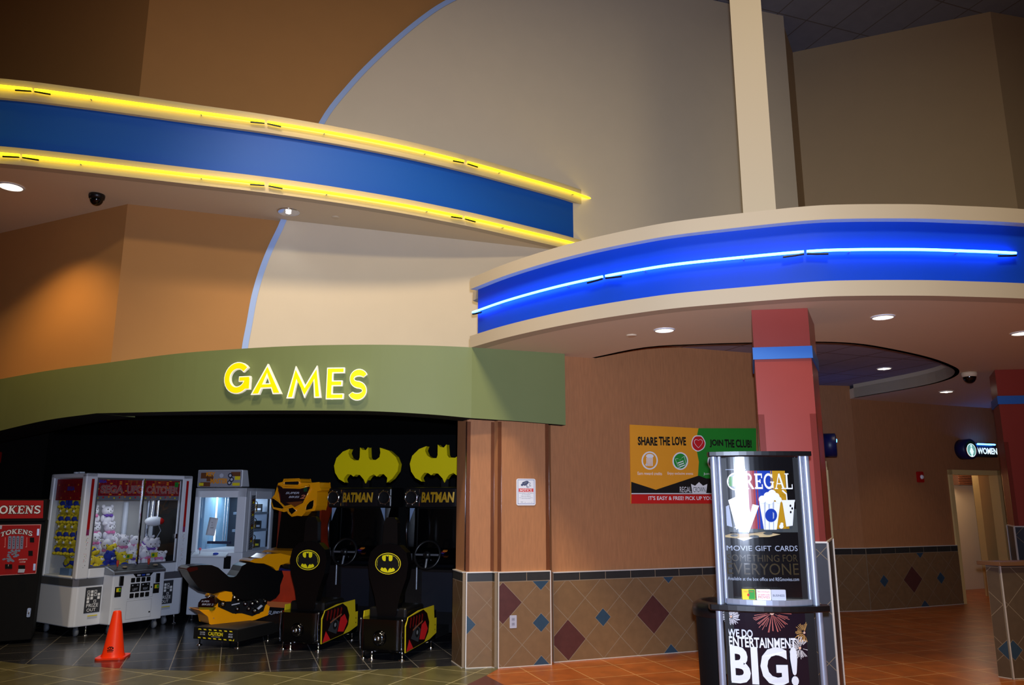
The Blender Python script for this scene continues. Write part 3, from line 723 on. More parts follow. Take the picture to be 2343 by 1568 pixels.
# ---- ceiling fittings
def downlight(p, label, lit=LAMPW, r=.085, power=14.0, chrome=False, spot=100, gl=True, color=(1.0, .82, .58)):
    t = thing('downlight', label, 'downlight', tuple(p), 0, 'recessed downlights')
    m = MB(); m.lathe([(r * 1.16, 0), (r * 1.16, -.006), (r * 1.0, -.012), (r * .97, -.004)], (0, 0, 0), CHROME if chrome else WHITE, 28); m.build('trim_ring', t)
    m = MB(); m.lathe([(r * .98, -.008), (r * .8, -.003), (r * .4, -.001), (.0, -.001)], (0, 0, 0), CHROME if chrome else LAMPW, 28); m.build('reflector', t)
    m = MB(); m.ell((0, 0, -.012), (r * .28, r * .28, .010), M('lamp_core', (255, 250, 235), .4, emit=9, ecol=(1, .93, .8)), seg=12, rings=6); m.build('lamp', t)
    lamp('downlight_glow', 'SPOT', (0, 0, -.04), power, color, (0, 0, 0), t, spot_size=R(spot), spot_blend=.7, shadow_soft_size=.04)
    return t
P5 = lambda x, y: onz(x, y, 5.18) + Vector((0, 0, -.001)); P3 = lambda x, y: onz(x, y, 3.15)
downlight(P5(25, 427), 'cream lit recessed downlight at the left edge under the yellow neon canopy', r=.122, power=150, spot=122, color=(1.0, .62, .2))
downlight(P5(660, 485), 'chrome recessed downlight above the pale blue arch trim', r=.122, chrome=True, power=3, spot=100, color=(.85, .92, 1.0))
downlight(P3(1520, 755), 'lit recessed downlight in the front soffit left of the red column', power=26)
downlight(P3(2020, 725), 'lit recessed downlight in the front soffit right of the red column', power=26)
downlight(P3(2338, 762), 'recessed downlight in the soffit cut by the right picture edge', power=12)
downlight(P3(2165, 896), 'recessed downlight in the soffit near the fire alarm wall', power=22)
downlight(onz(2023, 843, 3.355), 'recessed downlight in the tiled recess, the one seen whole', power=18)
downlight(onz(2012, 788.5, 3.355), 'recessed downlight in the tiled recess, half hidden by the opening edge', power=14)
def dome(p, label, base):
    t = thing('dome_camera', label, 'security camera', tuple(p), 0, 'dome cameras')
    m = MB(); m.lathe([(0, 0), (.088, 0), (.09, -.02), (.084, -.05), (.075, -.055)], (0, 0, 0), base, 28); m.build('mount_ring', t)
    m = MB(); m.lathe([(.075 * math.cos(R(a)), -.05 - .085 * math.sin(R(a))) for a in range(0, 91, 10)], (0, 0, 0), GLOSSBLACK, 28); m.build('camera_dome', t)
dome(onz(222, 446, 5.18), 'black dome security camera under the high yellow neon canopy', BLACK)
dome(onz(2217, 853, 3.15), 'small black dome security camera in the soffit beside the right red column', SOFFIT)
def cap(p, label):
    m = MB(); m.lathe([(.05, 0), (.05, -.006), (.044, -.010), (0, -.010)], tuple(p), SOFFIT, 24); tag(m.build('sprinkler_cover'), label, 'sprinkler', 'sprinkler covers', 'thing')
cap(onz(768, 497, 5.18), 'round flat sprinkler cover in the high canopy soffit, right of the chrome downlight')
cap(onz(1445, 767, 3.15), 'round flat sprinkler cover in the front soffit, left of the lit downlight')
def strobe(fr, u, v, label, s=1.0):
    t = thing('fire_strobe', label, 'fire alarm', tuple(fr(u, v)), fr.a, 'fire alarm strobes')
    m = MB(); m.prism(rrect(-.06 * s, -.085 * s, .06 * s, .085 * s, .02 * s), LOCAL, 0, .04, RED); m.build('red_housing', t, bevel=.006)
    m = MB(); m.ell((.01 * s, -.04, 0), (.035 * s, .03, .035 * s), M('strobe_lens', (235, 235, 240), .15)); m.build('strobe_lens', t)
strobe(WF, *WF.px(2103, 1092), 'red fire alarm strobe on the wall left of the lit doorway')
strobe(Fr(-7.62, 11.5, 0), 0, onz(2, 1050, 2)[2] * 0 + 2.22, 'red fire alarm strobe on the black arcade wall at the left edge')
m = MB(); m.b2((-9.5, 11.5, 0), (-6.9, 11.62, 2.78), ROOMBLACK); struct(m, 'wall_arcade_front')

# ---- wall plates and notices
ou = PB.px(1174, 1423)
t = thing('power_outlet', 'grey electrical outlet plate on the tiled pilaster below the notice', 'outlet', tuple(PB(*ou)), PB.a)
m = MB(); m.prism(rrect(-.036, -.06, .036, .06, .006), LOCAL, -.003, .005, M('outlet_plate', (176, 176, 190), .4)); m.build('cover_plate', t)
for z in (-.022, .022):
    m = MB(); m.prism(rrect(-.017, z - .015, .017, z + .015, .007), LOCAL, .005, .0065, M('outlet_socket', (150, 150, 166), .4))
    for x in (-.006, .006): m.poly([(x - .0015, z - .004), (x + .0015, z - .004), (x + .0015, z + .006), (x - .0015, z + .006)], LOCAL, .0068, BLACK)
    m.build('socket', t)
NP = PB0.shift(.004); n0 = NP.px(1181.5, 1157); n1 = NP.px(1225, 1096)
t = thing('notice_sign', 'small white notice sign with a camera drawing and red heading on the pilaster', 'sign', tuple(NP(n0[0], n0[1])), 0)
W_, H_ = n1[0] - n0[0], n1[1] - n0[1]
m = MB(); m.prism(rrect(n0[0], n0[1], n1[0], n1[1], .02), NP, -.003, .003, WHITE)
N = lambda x, y: (n0[0] + (x - 370) / 765 * W_, n0[1] + (1340 - y) / 1065 * H_)
def nrect(x0, y0, x1, y1, d, mt): m.rect(*N(x0, y1), *N(x1, y0), NP, d, mt)
for q in ((420, 315, 1085, 332), (420, 1270, 1085, 1287), (420, 315, 436, 1287), (1069, 315, 1085, 1287)): nrect(*q, .0036, M('notice_blue', (110, 120, 170), .5))
nrect(460, 665, 1045, 805, .0036, REDP)
serif(m, NP, 'NOTICE', *N(495, 785), *N(1005, 685), .0044, WHITEP)
ink = M('notice_ink', (70, 78, 110), .6)
for s, x0, x1, y0, y1 in (('The activities in this theatre', 465, 1045, 872, 838), ('are recorded by', 585, 920, 930, 893), ('video surveillance', 550, 935, 988, 952), ('Regal cinemas reserves all management', 485, 1020, 1048, 1022), ('rights and responsibility', 580, 915, 1085, 1058), ('REG', 545, 635, 1225, 1190), ('TEXT', 680, 755, 1232, 1210), ('111 call', 790, 890, 1232, 1210), ('report', 930, 1025, 1232, 1210)):
    text(m, NP, s, *N(x0, y0), *N(x1, y1), .0036, ink)
m.poly([N(*p) for p in ((600, 420), (760, 358), (840, 365), (860, 420), (840, 470), (720, 560), (640, 540), (600, 480))], NP, .0036, ink)
m.poly([N(*p) for p in ((655, 455), (780, 400), (800, 415), (690, 480))], NP, .0042, GREY)
m.poly(circ(*N(590, 525), .045 * W_ * 1.3, n=16), NP, .0044, ink)
m.poly([N(*p) for p in ((765, 520), (800, 520), (800, 600), (880, 595), (880, 615), (780, 630))], NP, .0038, ink)
for i, (p, q) in enumerate([((850, 415), (905, 430)), ((905, 430), (918, 470)), ((918, 470), (890, 530)), ((890, 530), (905, 570)), ((905, 570), (955, 550))]):
    a, b = Vector(N(*p)), Vector(N(*q)); n_ = (b - a).normalized() * .0025; m.poly([(a.x - n_.y, a.y + n_.x), (b.x - n_.y, b.y + n_.x), (b.x + n_.y, b.y - n_.x), (a.x + n_.y, a.y - n_.x)], NP, .0038, ink)
m.build('sign_plate', t, True)

# ---- the membership banner
BF = W2.shift(.012)
def BP(x, y):  # zoomed photo coordinates (x7.1 from 1420, 950)
    return BF.px(1420 + x / 7.1, 950 + y / 7.1)
t = thing('wall_banner', 'orange, green and red membership banner on the wall, partly behind the poster stand', 'banner', tuple(BF(*BP(150, 1440))))
m = MB()
poly = lambda pts, d, mt, mm=None: (mm or m).poly([BP(*p) for p in pts], BF, d, mt)
O_ = M('banner_orange', (238, 158, 36), .55, noise=.05, nscale=5); G_ = M('banner_green', (30, 138, 40), .55, noise=.05, nscale=5)
K_ = M('banner_black', (16, 15, 14), .55); RD = M('banner_red', (204, 26, 20), .55)
# cloth body, slightly wavy
cu = [BP(150, 155), BP(1265, 215), BP(2200, 215), BP(2205, 1440), BP(170, 1440)]
m.prism(cu[::-1], BF, -.01, .0, O_); m.build('cloth', t, True)
m = MB()
poly([(1265, 215), (2200, 215), (2205, 1440), (1265, 1440), (1255, 985), (1270, 760), (1240, 600), (1245, 300)], .002, G_)
poly([(170, 1085), (570, 1215), (1265, 985), (1390, 1030), (2205, 1030), (2205, 1290), (170, 1290)], .003, K_)
poly([(172, 1290), (2205, 1290), (2205, 1440), (170, 1440)], .004, RD)
poly([(172, 1270), (2205, 1270), (2205, 1285), (172, 1285)], .0045, WHITEP)
m.build('printed_fields', t, True)
m = MB()
def bt(s, x0, y0, x1, y1, mt, bold=.0, slope=None, d=.005):
    a, b = BP(x0, y0), BP(x1, y1); text(m, BF, s, a[0], a[1], b[0], a[1] + (BP(x0, y1)[1] - a[1]), d, mt, bold)
for s, x0, x1 in (('SHARE', 278, 590), ('THE', 622, 795), ('LOVE', 835, 1055)): bt(s, x0, 492, x1, 350, K_, .04)
for s, x0, x1 in (('JOIN', 1445, 1660), ('THE', 1690, 1840), ('CLUB!', 1870, 2120)): bt(s, x0, 528, x1, 395, K_, .04)
bt('Earn reward credits', 275, 972, 668, 922, WHITEP); bt('Enjoy exclusive events', 760, 980, 1172, 925, WHITEP); bt('Just', 1345, 980, 1440, 935, WHITEP)
bt('REGAL', 960, 1258, 1140, 1165, WHITEP, .0); 
poly([(1140, 1120), (1205, 1150), (1270, 1090), (1335, 1150), (1405, 1120), (1385, 1268), (1160, 1268)], .005, WHITEP)
bt('CROWN', 1175, 1255, 1370, 1170, K_, .0, d=.006)
bt("IT'S EASY & FREE! PICK UP YOUR", 450, 1382, 1540, 1318, WHITEP, .015)
m.build('lettering', t, True)
m = MB()
def ring(cx, cy_, rx, ry, mt, d, mt2):
    m.poly([BP(*p) for p in circ(cx, cy_, rx, ry, 36)][::-1], BF, d, mt); m.poly([BP(*p) for p in circ(cx, cy_, rx - 22, ry - 22, 36)][::-1], BF, d + .001, mt2)
blob = [(1255, 330), (1310, 340), (1355, 400), (1375, 470), (1340, 550), (1250, 595), (1170, 550), (1145, 470), (1160, 390), (1200, 340)]
bs = [tuple(p) for p in spline([Vector(p) for p in blob + blob[:1]], 4)[:-1]]
poly(bs, .006, WHITEP); poly([(1257 + (x - 1257) * .88, 462 + (y - 462) * .88) for x, y in bs], .007, REDP)
hrt = lambda k: [(1257 + k * x, 462 + k * y) for x, y in ((0, -42), (15, -58), (42, -62), (64, -40), (62, -5), (38, 30), (0, 70), (-38, 30), (-62, -5), (-64, -40), (-42, -62), (-15, -58))]
poly(hrt(1.08), .008, WHITEP); poly(hrt(.98), .009, REDP)
ring(468, 740, 132, 148, WHITEP, .006, O_); ring(965, 748, 128, 144, WHITEP, .006, GRP); ring(1525, 760, 120, 142, WHITEP, .006, NAVY); ring(1975, 760, 120, 142, WHITEP, .006, REDP)
for k in range(5): x = 412 + k * 22; poly([(x, 695), (x + 15, 695), (x + 15, 830), (x + 3, 830)], .009, WHITEP)
poly(circ(468, 668, 62, 36, 20), .009, WHITEP); poly(circ(415, 808, 18, 20, 14), .009, WHITEP)
tk = [(878, 715), (925, 705), (960, 735), (990, 690), (1030, 670), (1060, 800), (935, 868)]
poly(tk, .0085, WHITEP); poly([(965 + (x - 965) * .93, 770 + (y - 770) * .93) for x, y in tk], .009, GRP)
for k in range(3): poly([(915 + k * 15, 775 + k * 32), (1010 + k * 12, 740 + k * 32), (1016 + k * 12, 755 + k * 32), (920 + k * 15, 792 + k * 32)], .010, WHITEP)
m.build('printed_icons', t, True)

# ---- GAMES channel letters
gx = [((510, 827), (576, 903)), ((573, 831), (648, 904)), ((655, 836), (738, 912)), ((745, 841), (789, 914)), ((796, 844), (843, 917))]
def sign_frame(x):
    r0 = ray(x - 40, 870); r1 = ray(x + 40, 870)
    P = []
    for r in (r0, r1):
        k = r.x / r.y; best = None
        for i in range(len(gpath) - 1):
            a, b = gpath[i], gpath[i + 1]; fa, fb = a[0] / a[1] - k, b[0] / b[1] - k
            if fa <= 0 <= fb: tt = fa / (fa - fb); best = Vector((a[0] + (b[0] - a[0]) * tt, a[1] + (b[1] - a[1]) * tt))
        P.append(best)
    return Fr(P[0].x, P[0].y, math.degrees(math.atan2(P[1].y - P[0].y, P[1].x - P[0].x)))
LET = {'G': ([('A', .5, .5, .385, .385, 38, 360, .235), ('L', .885, .45, .885, .12, .22), ('L', .56, .46, .98, .46, .17)],) * 2,
       'A': ([[(0, 0), (.28, 0), (.5, .60), (.5, 1)], [(1, 0), (.72, 0), (.5, .60), (.5, 1)], [(.32, .19), (.68, .19), (.62, .36), (.38, .36)]],
             [[(.068, .04), (.25, .04), (.5, .71), (.5, .90)], [(.932, .04), (.75, .04), (.5, .71), (.5, .90)], [(.27, .23), (.73, .23), (.68, .325), (.32, .325)]]),
       'M': ([[(0, 0), (.2, 0), (.3, .6), (.22, 1)], [(.22, 1), (.3, .6), (.52, 0), (.52, .38)], [(.84, 1), (.75, .6), (.52, 0), (.52, .38)], [(.84, 1), (.75, .6), (.8, 0), (1, 0)]],
             [[(.052, .04), (.165, .04), (.27, .66), (.228, .88)], [(.228, .88), (.262, .60), (.52, .1), (.52, .30)], [(.832, .88), (.79, .60), (.52, .1), (.52, .30)], [(.832, .88), (.785, .64), (.84, .04), (.95, .04)]]),
       'E': ([[(0, 0), (.36, 0), (.36, 1), (0, 1)], [(.3, .82), (1, .82), (1, 1), (.3, 1)], [(.3, 0), (1, 0), (1, .18), (.3, .18)], [(.3, .41), (.9, .41), (.9, .59), (.3, .59)]],
             [[(.05, .035), (.3, .035), (.3, .965), (.05, .965)], [(.25, .855), (.94, .855), (.94, .965), (.25, .965)], [(.25, .035), (.94, .035), (.94, .145), (.25, .145)], [(.25, .445), (.84, .445), (.84, .555), (.25, .555)]]),
       'S': ([('A', .52, .69, .36, .19, 25, 270, .24), ('A', .46, .31, .37, .19, -155, 90, .24), ('L', .44, .5, .54, .5, .24)],) * 2}
gs = thing('letter_sign', 'yellow capital letters with white outlines spelling the arcade name on the green fascia', 'sign', (-2.8, 7.6, 2.7))
for ch, ((x0, y0), (x1, y1)) in zip('GAMES', gx):
    fr = sign_frame((x0 + x1) / 2); f5 = fr.shift(.05); a = f5.px(x0, y1); b = f5.px(x1, y0)
    # baseline of the sign drops to the right: use each letter's own box
    k, h = b[0] - a[0], b[1] - a[1]; asp = k / h
    def fm(gx_, gy_): return (a[0] + gx_ * k, a[1] + gy_ * h)
    body, face = LET[ch]
    m = MB()
    if isinstance(body[0], tuple): strokes(m, body, (fm, fr), .050, LETTERW, .0, .022)
    else:
        for q in body: m.prism([fm(*p) for p in q], fr, .022, .050, LETTERW)
    m.build('letter_body', gs, True)
    m = MB()
    if isinstance(face[0], tuple): strokes(m, face, (fm, fr), .0535, LETTERY, -.03, .045)
    else:
        for q in face: m.prism([fm(*p) for p in q], fr, .045, .0535, LETTERY)
    m.build('letter_face', gs, True)

# ================================================================== THINGS IN THE ARCADE
# ---- traffic cone
cp = onz(258, 1506)
t = thing('traffic_cone', 'bright orange traffic cone standing on the dark floor before the prize machine', 'traffic cone', tuple(cp), 10)
m = MB(); m.prism(rrect(-.14, -.14, .14, .14, .05), Fr(0, 0, 0), 0, 0, CONE)
m = MB(); pts = rrect(-.143, -.143, .143, .143, .05); m.plan(pts, 0.0, .022, CONE); m.build('base', t, bevel=.006)
m = MB(); m.lathe([(.118, .018), (.112, .035), (.104, .05), (.040, .455), (.034, .465), (.028, .462), (.028, .44), (.09, .05)], (0, 0, 0), CONE, 32); m.build('cone_body', t)
m = MB()
def onc(a, z, k=.001):
    r = .104 + (.04 - .104) * (z - .05) / .405 + k; return (r * math.sin(a), -r * math.cos(a), z)
def cpatch(a0, a1, z0, z1):
    for i in range(6):
        x, y = a0 + (a1 - a0) * i / 6, a0 + (a1 - a0) * (i + 1) / 6
        m.add([onc(x, z0), onc(y, z0), onc(y, z1), onc(x, z1)], [(0, 1, 2, 3)], BLACKM)
for a0, a1, z0, z1 in ((-.38, .28, .086, .094), (-.34, .24, .075, .080), (-.36, -.22, .103, .118), (.12, .27, .103, .118), (-.24, .16, .117, .126), (-.22, .14, .098, .104), (-.1, .02, .108, .115)): cpatch(a0 - .0, a1, z0, z1)
m.build('printed_mark', t)

# ---- token machine (left edge)
tx = ray(103, 1200); TY = 9.3; TXR = tx.x / tx.y * TY
t = thing('token_machine', 'black token change machine with red front panels at the left picture edge', 'token machine', (TXR, TY, 0), 28)
TF = Fr(TXR, TY, 28)
tp = TF.px
hz1, hz0 = tp(50, 1145)[1], tp(50, 1191)[1]
m = MB(); m.b2((-1.05, 0, .04), (0, .7, tp(50, 1193)[1]), BLACKM); m.b2((-1.05, -.03, tp(50, 1143)[1]), (0, .5, tp(50, 1193)[1]), BLACKM); m.build('cabinet', t, bevel=.008)
L = Fr(0, 0, 0)
def T(x, y):  # x7.466 zoom from (0, 1130)
    u, v = tp(x / 7.466, 1130 + y / 7.466); return (u, v)
m = MB(); hx = T(745, 115)
m.prism([(-1.0, T(0, 425)[1]), (T(735, 425)[0], T(0, 425)[1]), (T(745, 130)[0], T(0, 118)[1]), (-1.0, T(0, 112)[1])], L, .03, .036, RED)
serif(m, L, 'TOKENS', *T(-140, 345), *T(712, 203), .0365, BLACKM, .05); serif(m, L, 'TOKENS', *T(-140, 345), *T(712, 203), .038, WHITEP)
m.build('header_sign', t)
m = MB(); pf = M('pink_edge', (236, 150, 140), .5)
m.prism([(-1.0, T(0, 1422)[1]), (T(615, 1380)[0], T(0, 1388)[1]), (T(705, 535)[0], T(0, 533)[1]), (-1.0, T(0, 535)[1])], L, .0, .006, pf)
m.prism([(-1.0, T(0, 1410)[1]), (T(606, 1372)[0], T(0, 1378)[1]), (T(693, 547)[0], T(0, 545)[1]), (-1.0, T(0, 547)[1])], L, .006, .008, RED)
serif(m, L, 'TOKENS', *T(15, 690), *T(570, 600), .0090, BLACKM, .05, .035); serif(m, L, 'TOKENS', *T(15, 690), *T(570, 600), .0102, WHITEP, 0, .035)
coin = M('coin_grey', (120, 126, 152), .5)
for k, (x, xb) in enumerate(((172, 160), (240, 228), (308, 296), (378, 364))):
    m.poly([T(xb - 28, 945), T(xb + 28, 945), T(x + 28, 735), T(x - 28, 735)], L, .009, coin); m.poly([T(*p) for p in circ(x, 735, 28, 14, 14)][::-1], L, .0095, coin)
    for z in (770, 805, 843, 885): m.poly([T(*p) for p in circ(x - (z - 735) * .05, z, 7, 12, 10)][::-1], L, .010, BLACKM)
random.seed(3)
for k in range(46):
    a = random.random(); b = random.random(); x = 130 + a * 210 - b * 110 + 20; y = 960 + b * 195
    m.poly([T(*p) for p in circ(x, y, 22, 15, 12)][::-1], L, .0085 + .00003 * k, coin if k % 3 else GREY)
for x in (82, 450): m.poly([T(x - 14, 915), T(x + 10, 915), T(x + 14, 745), T(x + 6, 745), T(x + 2, 905), T(x - 14, 905)], L, .009, pf)
text(m, L, 'ACCEPTS', *T(318, 1135), *T(468, 1110), .009, WHITEP, .02); text(m, L, '1 5 10 20', *T(335, 1180), *T(438, 1152), .009, WHITEP, .02)
m.poly([T(-5, 605), T(30, 605), T(38, 545), T(-5, 545)], L, .009, SILP)
m.build('front_panel', t)
for x0, y0, x1, y1 in ((512, 748, 585, 830), (487, 975, 560, 1060)):
    m = MB(); m.prism([T(x0, y1), T(x1, y1), T(x1, y0), T(x0, y0)], L, .006, .016, BLACKM); m.build('button', t, bevel=.002)
for x0, y0, x1, y1 in ((630, 600, 675, 715), (565, 1195, 612, 1310)):
    m = MB(); m.prism([T(x0, y1), T(x1 - 8, y1), T(x1, y0), T(x0 + 8, y0)], L, .006, .02, STEEL); m.build('lock_plate', t, bevel=.002)
m = MB(); m.prism([T(90, 1280), T(210, 1280), T(210, 1205), T(90, 1205)], L, .006, .02, BLACKM); m.ell((*[T(145, 1230)[0]], -.02, T(145, 1230)[1]), (.006, .004, .015), CHROME); m.build('coin_slot', t)
m = MB(); m.prism([T(318, 1285), T(430, 1285), T(430, 1222), T(318, 1222)], L, .006, .02, BLACKM); m.prism([T(308, 1345), T(415, 1345), T(432, 1285), T(318, 1285)], L, .006, .03, SILP); m.build('bill_acceptor', t)
m = MB(); lp = tp(66, 1402); m.prism(rrect(lp[0] - .018, lp[1] - .05, lp[0] + .018, lp[1] + .05, .01), L, 0, .01, STEEL); m.ell((lp[0], -.012, lp[1]), (.008, .006, .02), CHROME); m.build('lock_plate', t)

# ---- generic plush toys (template meshes; copies below)
def bear(name, mat, accent, style):
    m = MB()
    m.ell((0, 0, .075), (.062, .052, .07), mat)             # body
    m.ell((0, -.006, .185), (.074, .062, .064), mat)        # head
    for s in (-1, 1):
        m.ell((s * .056, 0, .238), (.024, .016, .024), mat, seg=10, rings=8)
        m.ell((s * .066, -.02, .09), (.022, .03, .042), mat, seg=10, rings=8)
        m.ell((s * .038, -.04, .022), (.028, .044, .024), mat, seg=10, rings=8)
    return m
def plush(label, loc, rot, kind, group, scale=1.0):
    root = PL[kind].copy(); C.objects.link(root); root.location = loc; root.rotation_euler = rot; root.scale = (scale,) * 3
    for ch in PLC[kind]:
        c = ch.copy(); C.objects.link(c); c.parent = root
    root['label'] = label; root['group'] = group
    return root
PL, PLC = {}, {}
def template(kind, body, accent):
    t = thing('plush_toy', 'x', 'plush toy', (0, 0, -50))
    ch = []
    ch.append(bear('b', body, accent, kind).build('plush_body', t))
    m = MB(); m.ell((0, -.062, .170), (.026, .016, .02), WHITEP, seg=10, rings=8); m.ell((0, -.076, .178), (.008, .006, .006), BLACK, seg=8, rings=6)
    for s in (-1, 1): m.ell((s * .026, -.056, .200), (.009, .008, .011), BLACK, seg=8, rings=6)
    ch.append(m.build('plush_face', t))
    m = MB()
    if accent == 'scarf': m.lathe([(.05, .122), (.062, .130), (.05, .140)], (0, 0, 0), PLUSHB, 14)
    elif accent == 'blue': m.lathe([(.05, .03), (.066, .06), (.066, .08), (.05, .1)], (0, 0, 0), PLUSHB, 14)
    else:
        am = PINK if accent == 'pink' else PURPLE
        m.lathe([(.045, .118), (.058, .13), (.045, .14)], (0, 0, 0), am, 14); m.ell((0, -.056, .125), (.012, .012, .012), am, seg=8, rings=6)
        for s in (-1, 1): m.ell((s * .03, -.052, .125), (.026, .012, .020), am, seg=8, rings=6)
    ch.append(m.build('plush_collar', t)); PL[kind] = t; PLC[kind] = ch
template('y', PLUSHY, 'blue'); template('b', PLUSHB, 'scarf'); template('wp', PLUSHW, 'pink'); template('wv', PLUSHW, 'purple')

# ---- prize crane machine
UA = 56.0; UO = Vector((-5.22, 9.575, 0)); UW, UD, UH = 1.46, .86, 1.93
U = Fr(UO.x, UO.y, UA)
t = thing('crane_machine', 'white prize crane machine full of plush toys behind the orange cone', 'arcade machine', tuple(UO), UA)
zb, zs0, zs1, zw0, zw1 = .12, .585, .67, .79, 1.875
m = MB(); pl = [(0 + .05, 0), (UW - .05, 0), (UW, .05), (UW, UD), (0, UD), (0, .05)]
m.plan(pl, zb, zs0, WHITE); m.plan([(.34, -.0), (1.07, -.0), (1.05, -.17), (.37, -.17)], zb, .70, WHITE); m.build('lower_cabinet', t, bevel=.012)
m = MB(); m.plan([(p[0] + (.003 if p[0] > .5 else -.003), p[1] + (.003 if p[1] > .4 else -.003)) for p in pl], zs0, zs1, STEEL); m.build('grey_stripe', t)
m = MB()
m.b2((0, 0, zs1), (.15, .09, UH), WHITE); m.b2((UW - .15, 0, zs1), (UW, .09, UH), WHITE)
m.b2((0, UD - .08, zs1), (.08, UD, UH), WHITE); m.b2((UW - .08, UD - .08, zs1), (UW, UD, UH), WHITE)
m.b2((.0, 0, zw1), (UW, UD, UH), WHITE); m.b2((.15, 0, zs1), (UW - .15, .08, zw0), WHITE); m.b2((0, .09, zs1), (.03, UD - .08, zs1 + .03), WHITE)
m.build('upper_frame', t, bevel=.02)
m = MB(); m.b2((.03, .05, zs1), (UW - .03, UD - .02, zs1 + .03), WHITE); m.b2((.03, UD - .03, zs1), (UW - .03, UD - .01, zw1), M('inner_back', (200, 196, 190), .6)); m.b2((UW - .05, .1, zs1), (UW - .035, UD - .03, zw1), BLACK)
m.b2((.06, .28, zs1 + .03), (.09, .5, zs1 + .11), M('inner_shelf_blue', (120, 150, 190), .5)); m.build('interior', t)
m = MB(); m.rect(.15, zw0, UW - .15, zw1, LOCAL, -.02, GLASS); m.add([(.012, .09, zs1 + .03), (.012, UD - .08, zs1 + .03), (.012, UD - .08, zw1), (.012, .09, zw1)], [(3, 2, 1, 0)], GLASS); m.build('glass_pane', t)
m = MB()
for u in (.15, UW - .165): m.b2((u, .005, zw0), (u + .015, .025, zw1), STEEL)
m.b2((.75, .0, zw0), (.772, .02, zw1), CHROME)
for z in (zw0, zw1 - .02): m.b2((.15, .004, z), (UW - .15, .024, z + .02), STEEL)
m.b2((UW - .2, -.01, 1.1), (UW - .17, .01, 1.16), CHROME); m.build('door_rails', t)
for u in (.07, UW - .095):
    m = MB(); m.rect(u, 1.25, u + .035, 1.86, LOCAL, .0012, RED); m.rect(u, 1.18, u + .035, 1.25, LOCAL, .0012, M('strip_purple', (130, 30, 90), .5))
    random.seed(5)
    for k in range(26): a = u + random.random() * .03; z = .8 + random.random() * .38; m.rect(a, z, a + .005, z + .007, LOCAL, .0012, random.choice([BLACKM, REDP, YELP, DGREY]))
    m.build('side_strip', t)
# marquee behind the glass
m = MB(); FM = Fr(0, .05, 0); m.prism([(.16, 1.60), (UW - .16, 1.60), (UW - .16, zw1 - .01), (.16, zw1 - .01)], FM, -.012, 0, M('marquee_red', (170, 20, 34), .5))
m.rect(.16, 1.6, UW - .16, 1.655, FM, .001, GREY)
random.seed(9)
for i in range(28):
    for j in range(9):
        x = .17 + i * .0405; z = 1.665 + j * .0225; q = random.random()
        m.rect(x, z, x + .030, z + .016, FM, .001, M('marquee_dark', (130, 12, 30), .5) if q < .86 else ORP)
for k in range(16): x = .18 + k * .07; m.rect(x, 1.617 + (k % 3) * .008, x + .02, 1.637 + (k % 3) * .008, FM, .002, [YELP, REDP, ORP][k % 3])
text(m, FM, 'SEGA', .18, 1.815, .285, 1.85, .0025, BLP, .04)
for s, a, b in (('SEGA', .215, .515), ('UFO', .555, .78), ('CATCHER', .82, 1.285)):
    text(m, FM, s, a, 1.685, b, 1.79, .002, M('letter_edge', (220, 130, 120), .5), .06); text(m, FM, s, a, 1.688, b, 1.787, .003, M('letter_brown', (150, 110, 104), .5), .02)
m.rect(1.22, 1.775, 1.275, 1.84, FM, .004, GRP); m.build('marquee', t)
m = MB(); FS = Fr(.03, 0, -90); FS.o = Vector((.028, 0, 0)); FS.D = Vector((0, -1, 0)); FS.N = Vector((-1, 0, 0))
m.rect(-(UD - .09), 1.60, -.1, zw1 - .01, FS, -.01, MATS['marquee_red'])
for k in range(24): x = -.72 + (k % 8) * .078; z = 1.62 + (k // 8) * .08; m.rect(x, z, x + .022, z + .02, FS, -.009, [MATS['marquee_dark'], ORP, MATS['marquee_dark']][k % 3])
text(m, FS, 'SEGA', -.5, 1.72, -.32, 1.77, -.008, BLP, .04); m.build('side_marquee', t)
# control console
m = MB(); m.add([(.34, 0, .80), (1.07, 0, .80), (1.05, -.19, .735), (.36, -.19, .735), (.34, 0, .70), (1.07, 0, .70), (1.05, -.19, .70), (.36, -.19, .70)], [(3, 2, 1, 0), (4, 5, 6, 7), (7, 6, 2, 3), (6, 5, 1, 2), (5, 4, 0, 1), (4, 7, 3, 0)], STEEL); m.build('console_top', t, bevel=.006)
m = MB(); m.add([(.37, -.02, .797), (1.04, -.02, .797), (1.02, -.165, .748), (.39, -.165, .748)], [(3, 2, 1, 0)], DGREY); m.build('control_deck', t)
for u in (.45, .86):
    m = MB(); m.tube([(u, -.09, .77), (u, -.095, .80)], .006, CHROME, 8); m.lathe([(.008, .795), (.016, .83), (.018, .85), (.012, .87), (0, .872)], (u, -.095, 0), M('joystick_red', (200, 60, 40), .4), 12); m.build('joystick', t)
    m = MB(); m.lathe([(.03, .778), (.03, .79), (.02, .795), (0, .796)], (u + .1, -.09, 0), M('push_button', (170, 150, 120), .3), 14); m.build('push_button', t)
CFt = Fr(0, -.17, 0)
m = MB(); m.poly([(.62, .70), (.66, .655), (.85, .655), (.89, .70)], CFt, .002, BLACKM)
for x, mt in ((.675, SILP), (.735, BLP), (.795, SILP)): m.rect(x, .668, x + .045, .688, CFt, .003, mt)
m.build('sticker_panel', t)
for x in (.47, .95): m = MB(); m.prism(rrect(x - .022, .57, x + .022, .685, .006), CFt, 0, .025, BLACK); m.build('coin_mech', t)
for x in (.445, .945):
    m = MB(); m.prism([(x - .04, .44), (x + .04, .44), (x + .04, .56), (x - .04, .56)], CFt, 0, .006, BLACKM); m.rect(x - .025, .50, x + .03, .545, CFt, .007, YELP); m.rect(x + .005, .505, x + .028, .54, CFt, .0075, GRP); m.build('payment_label', t)
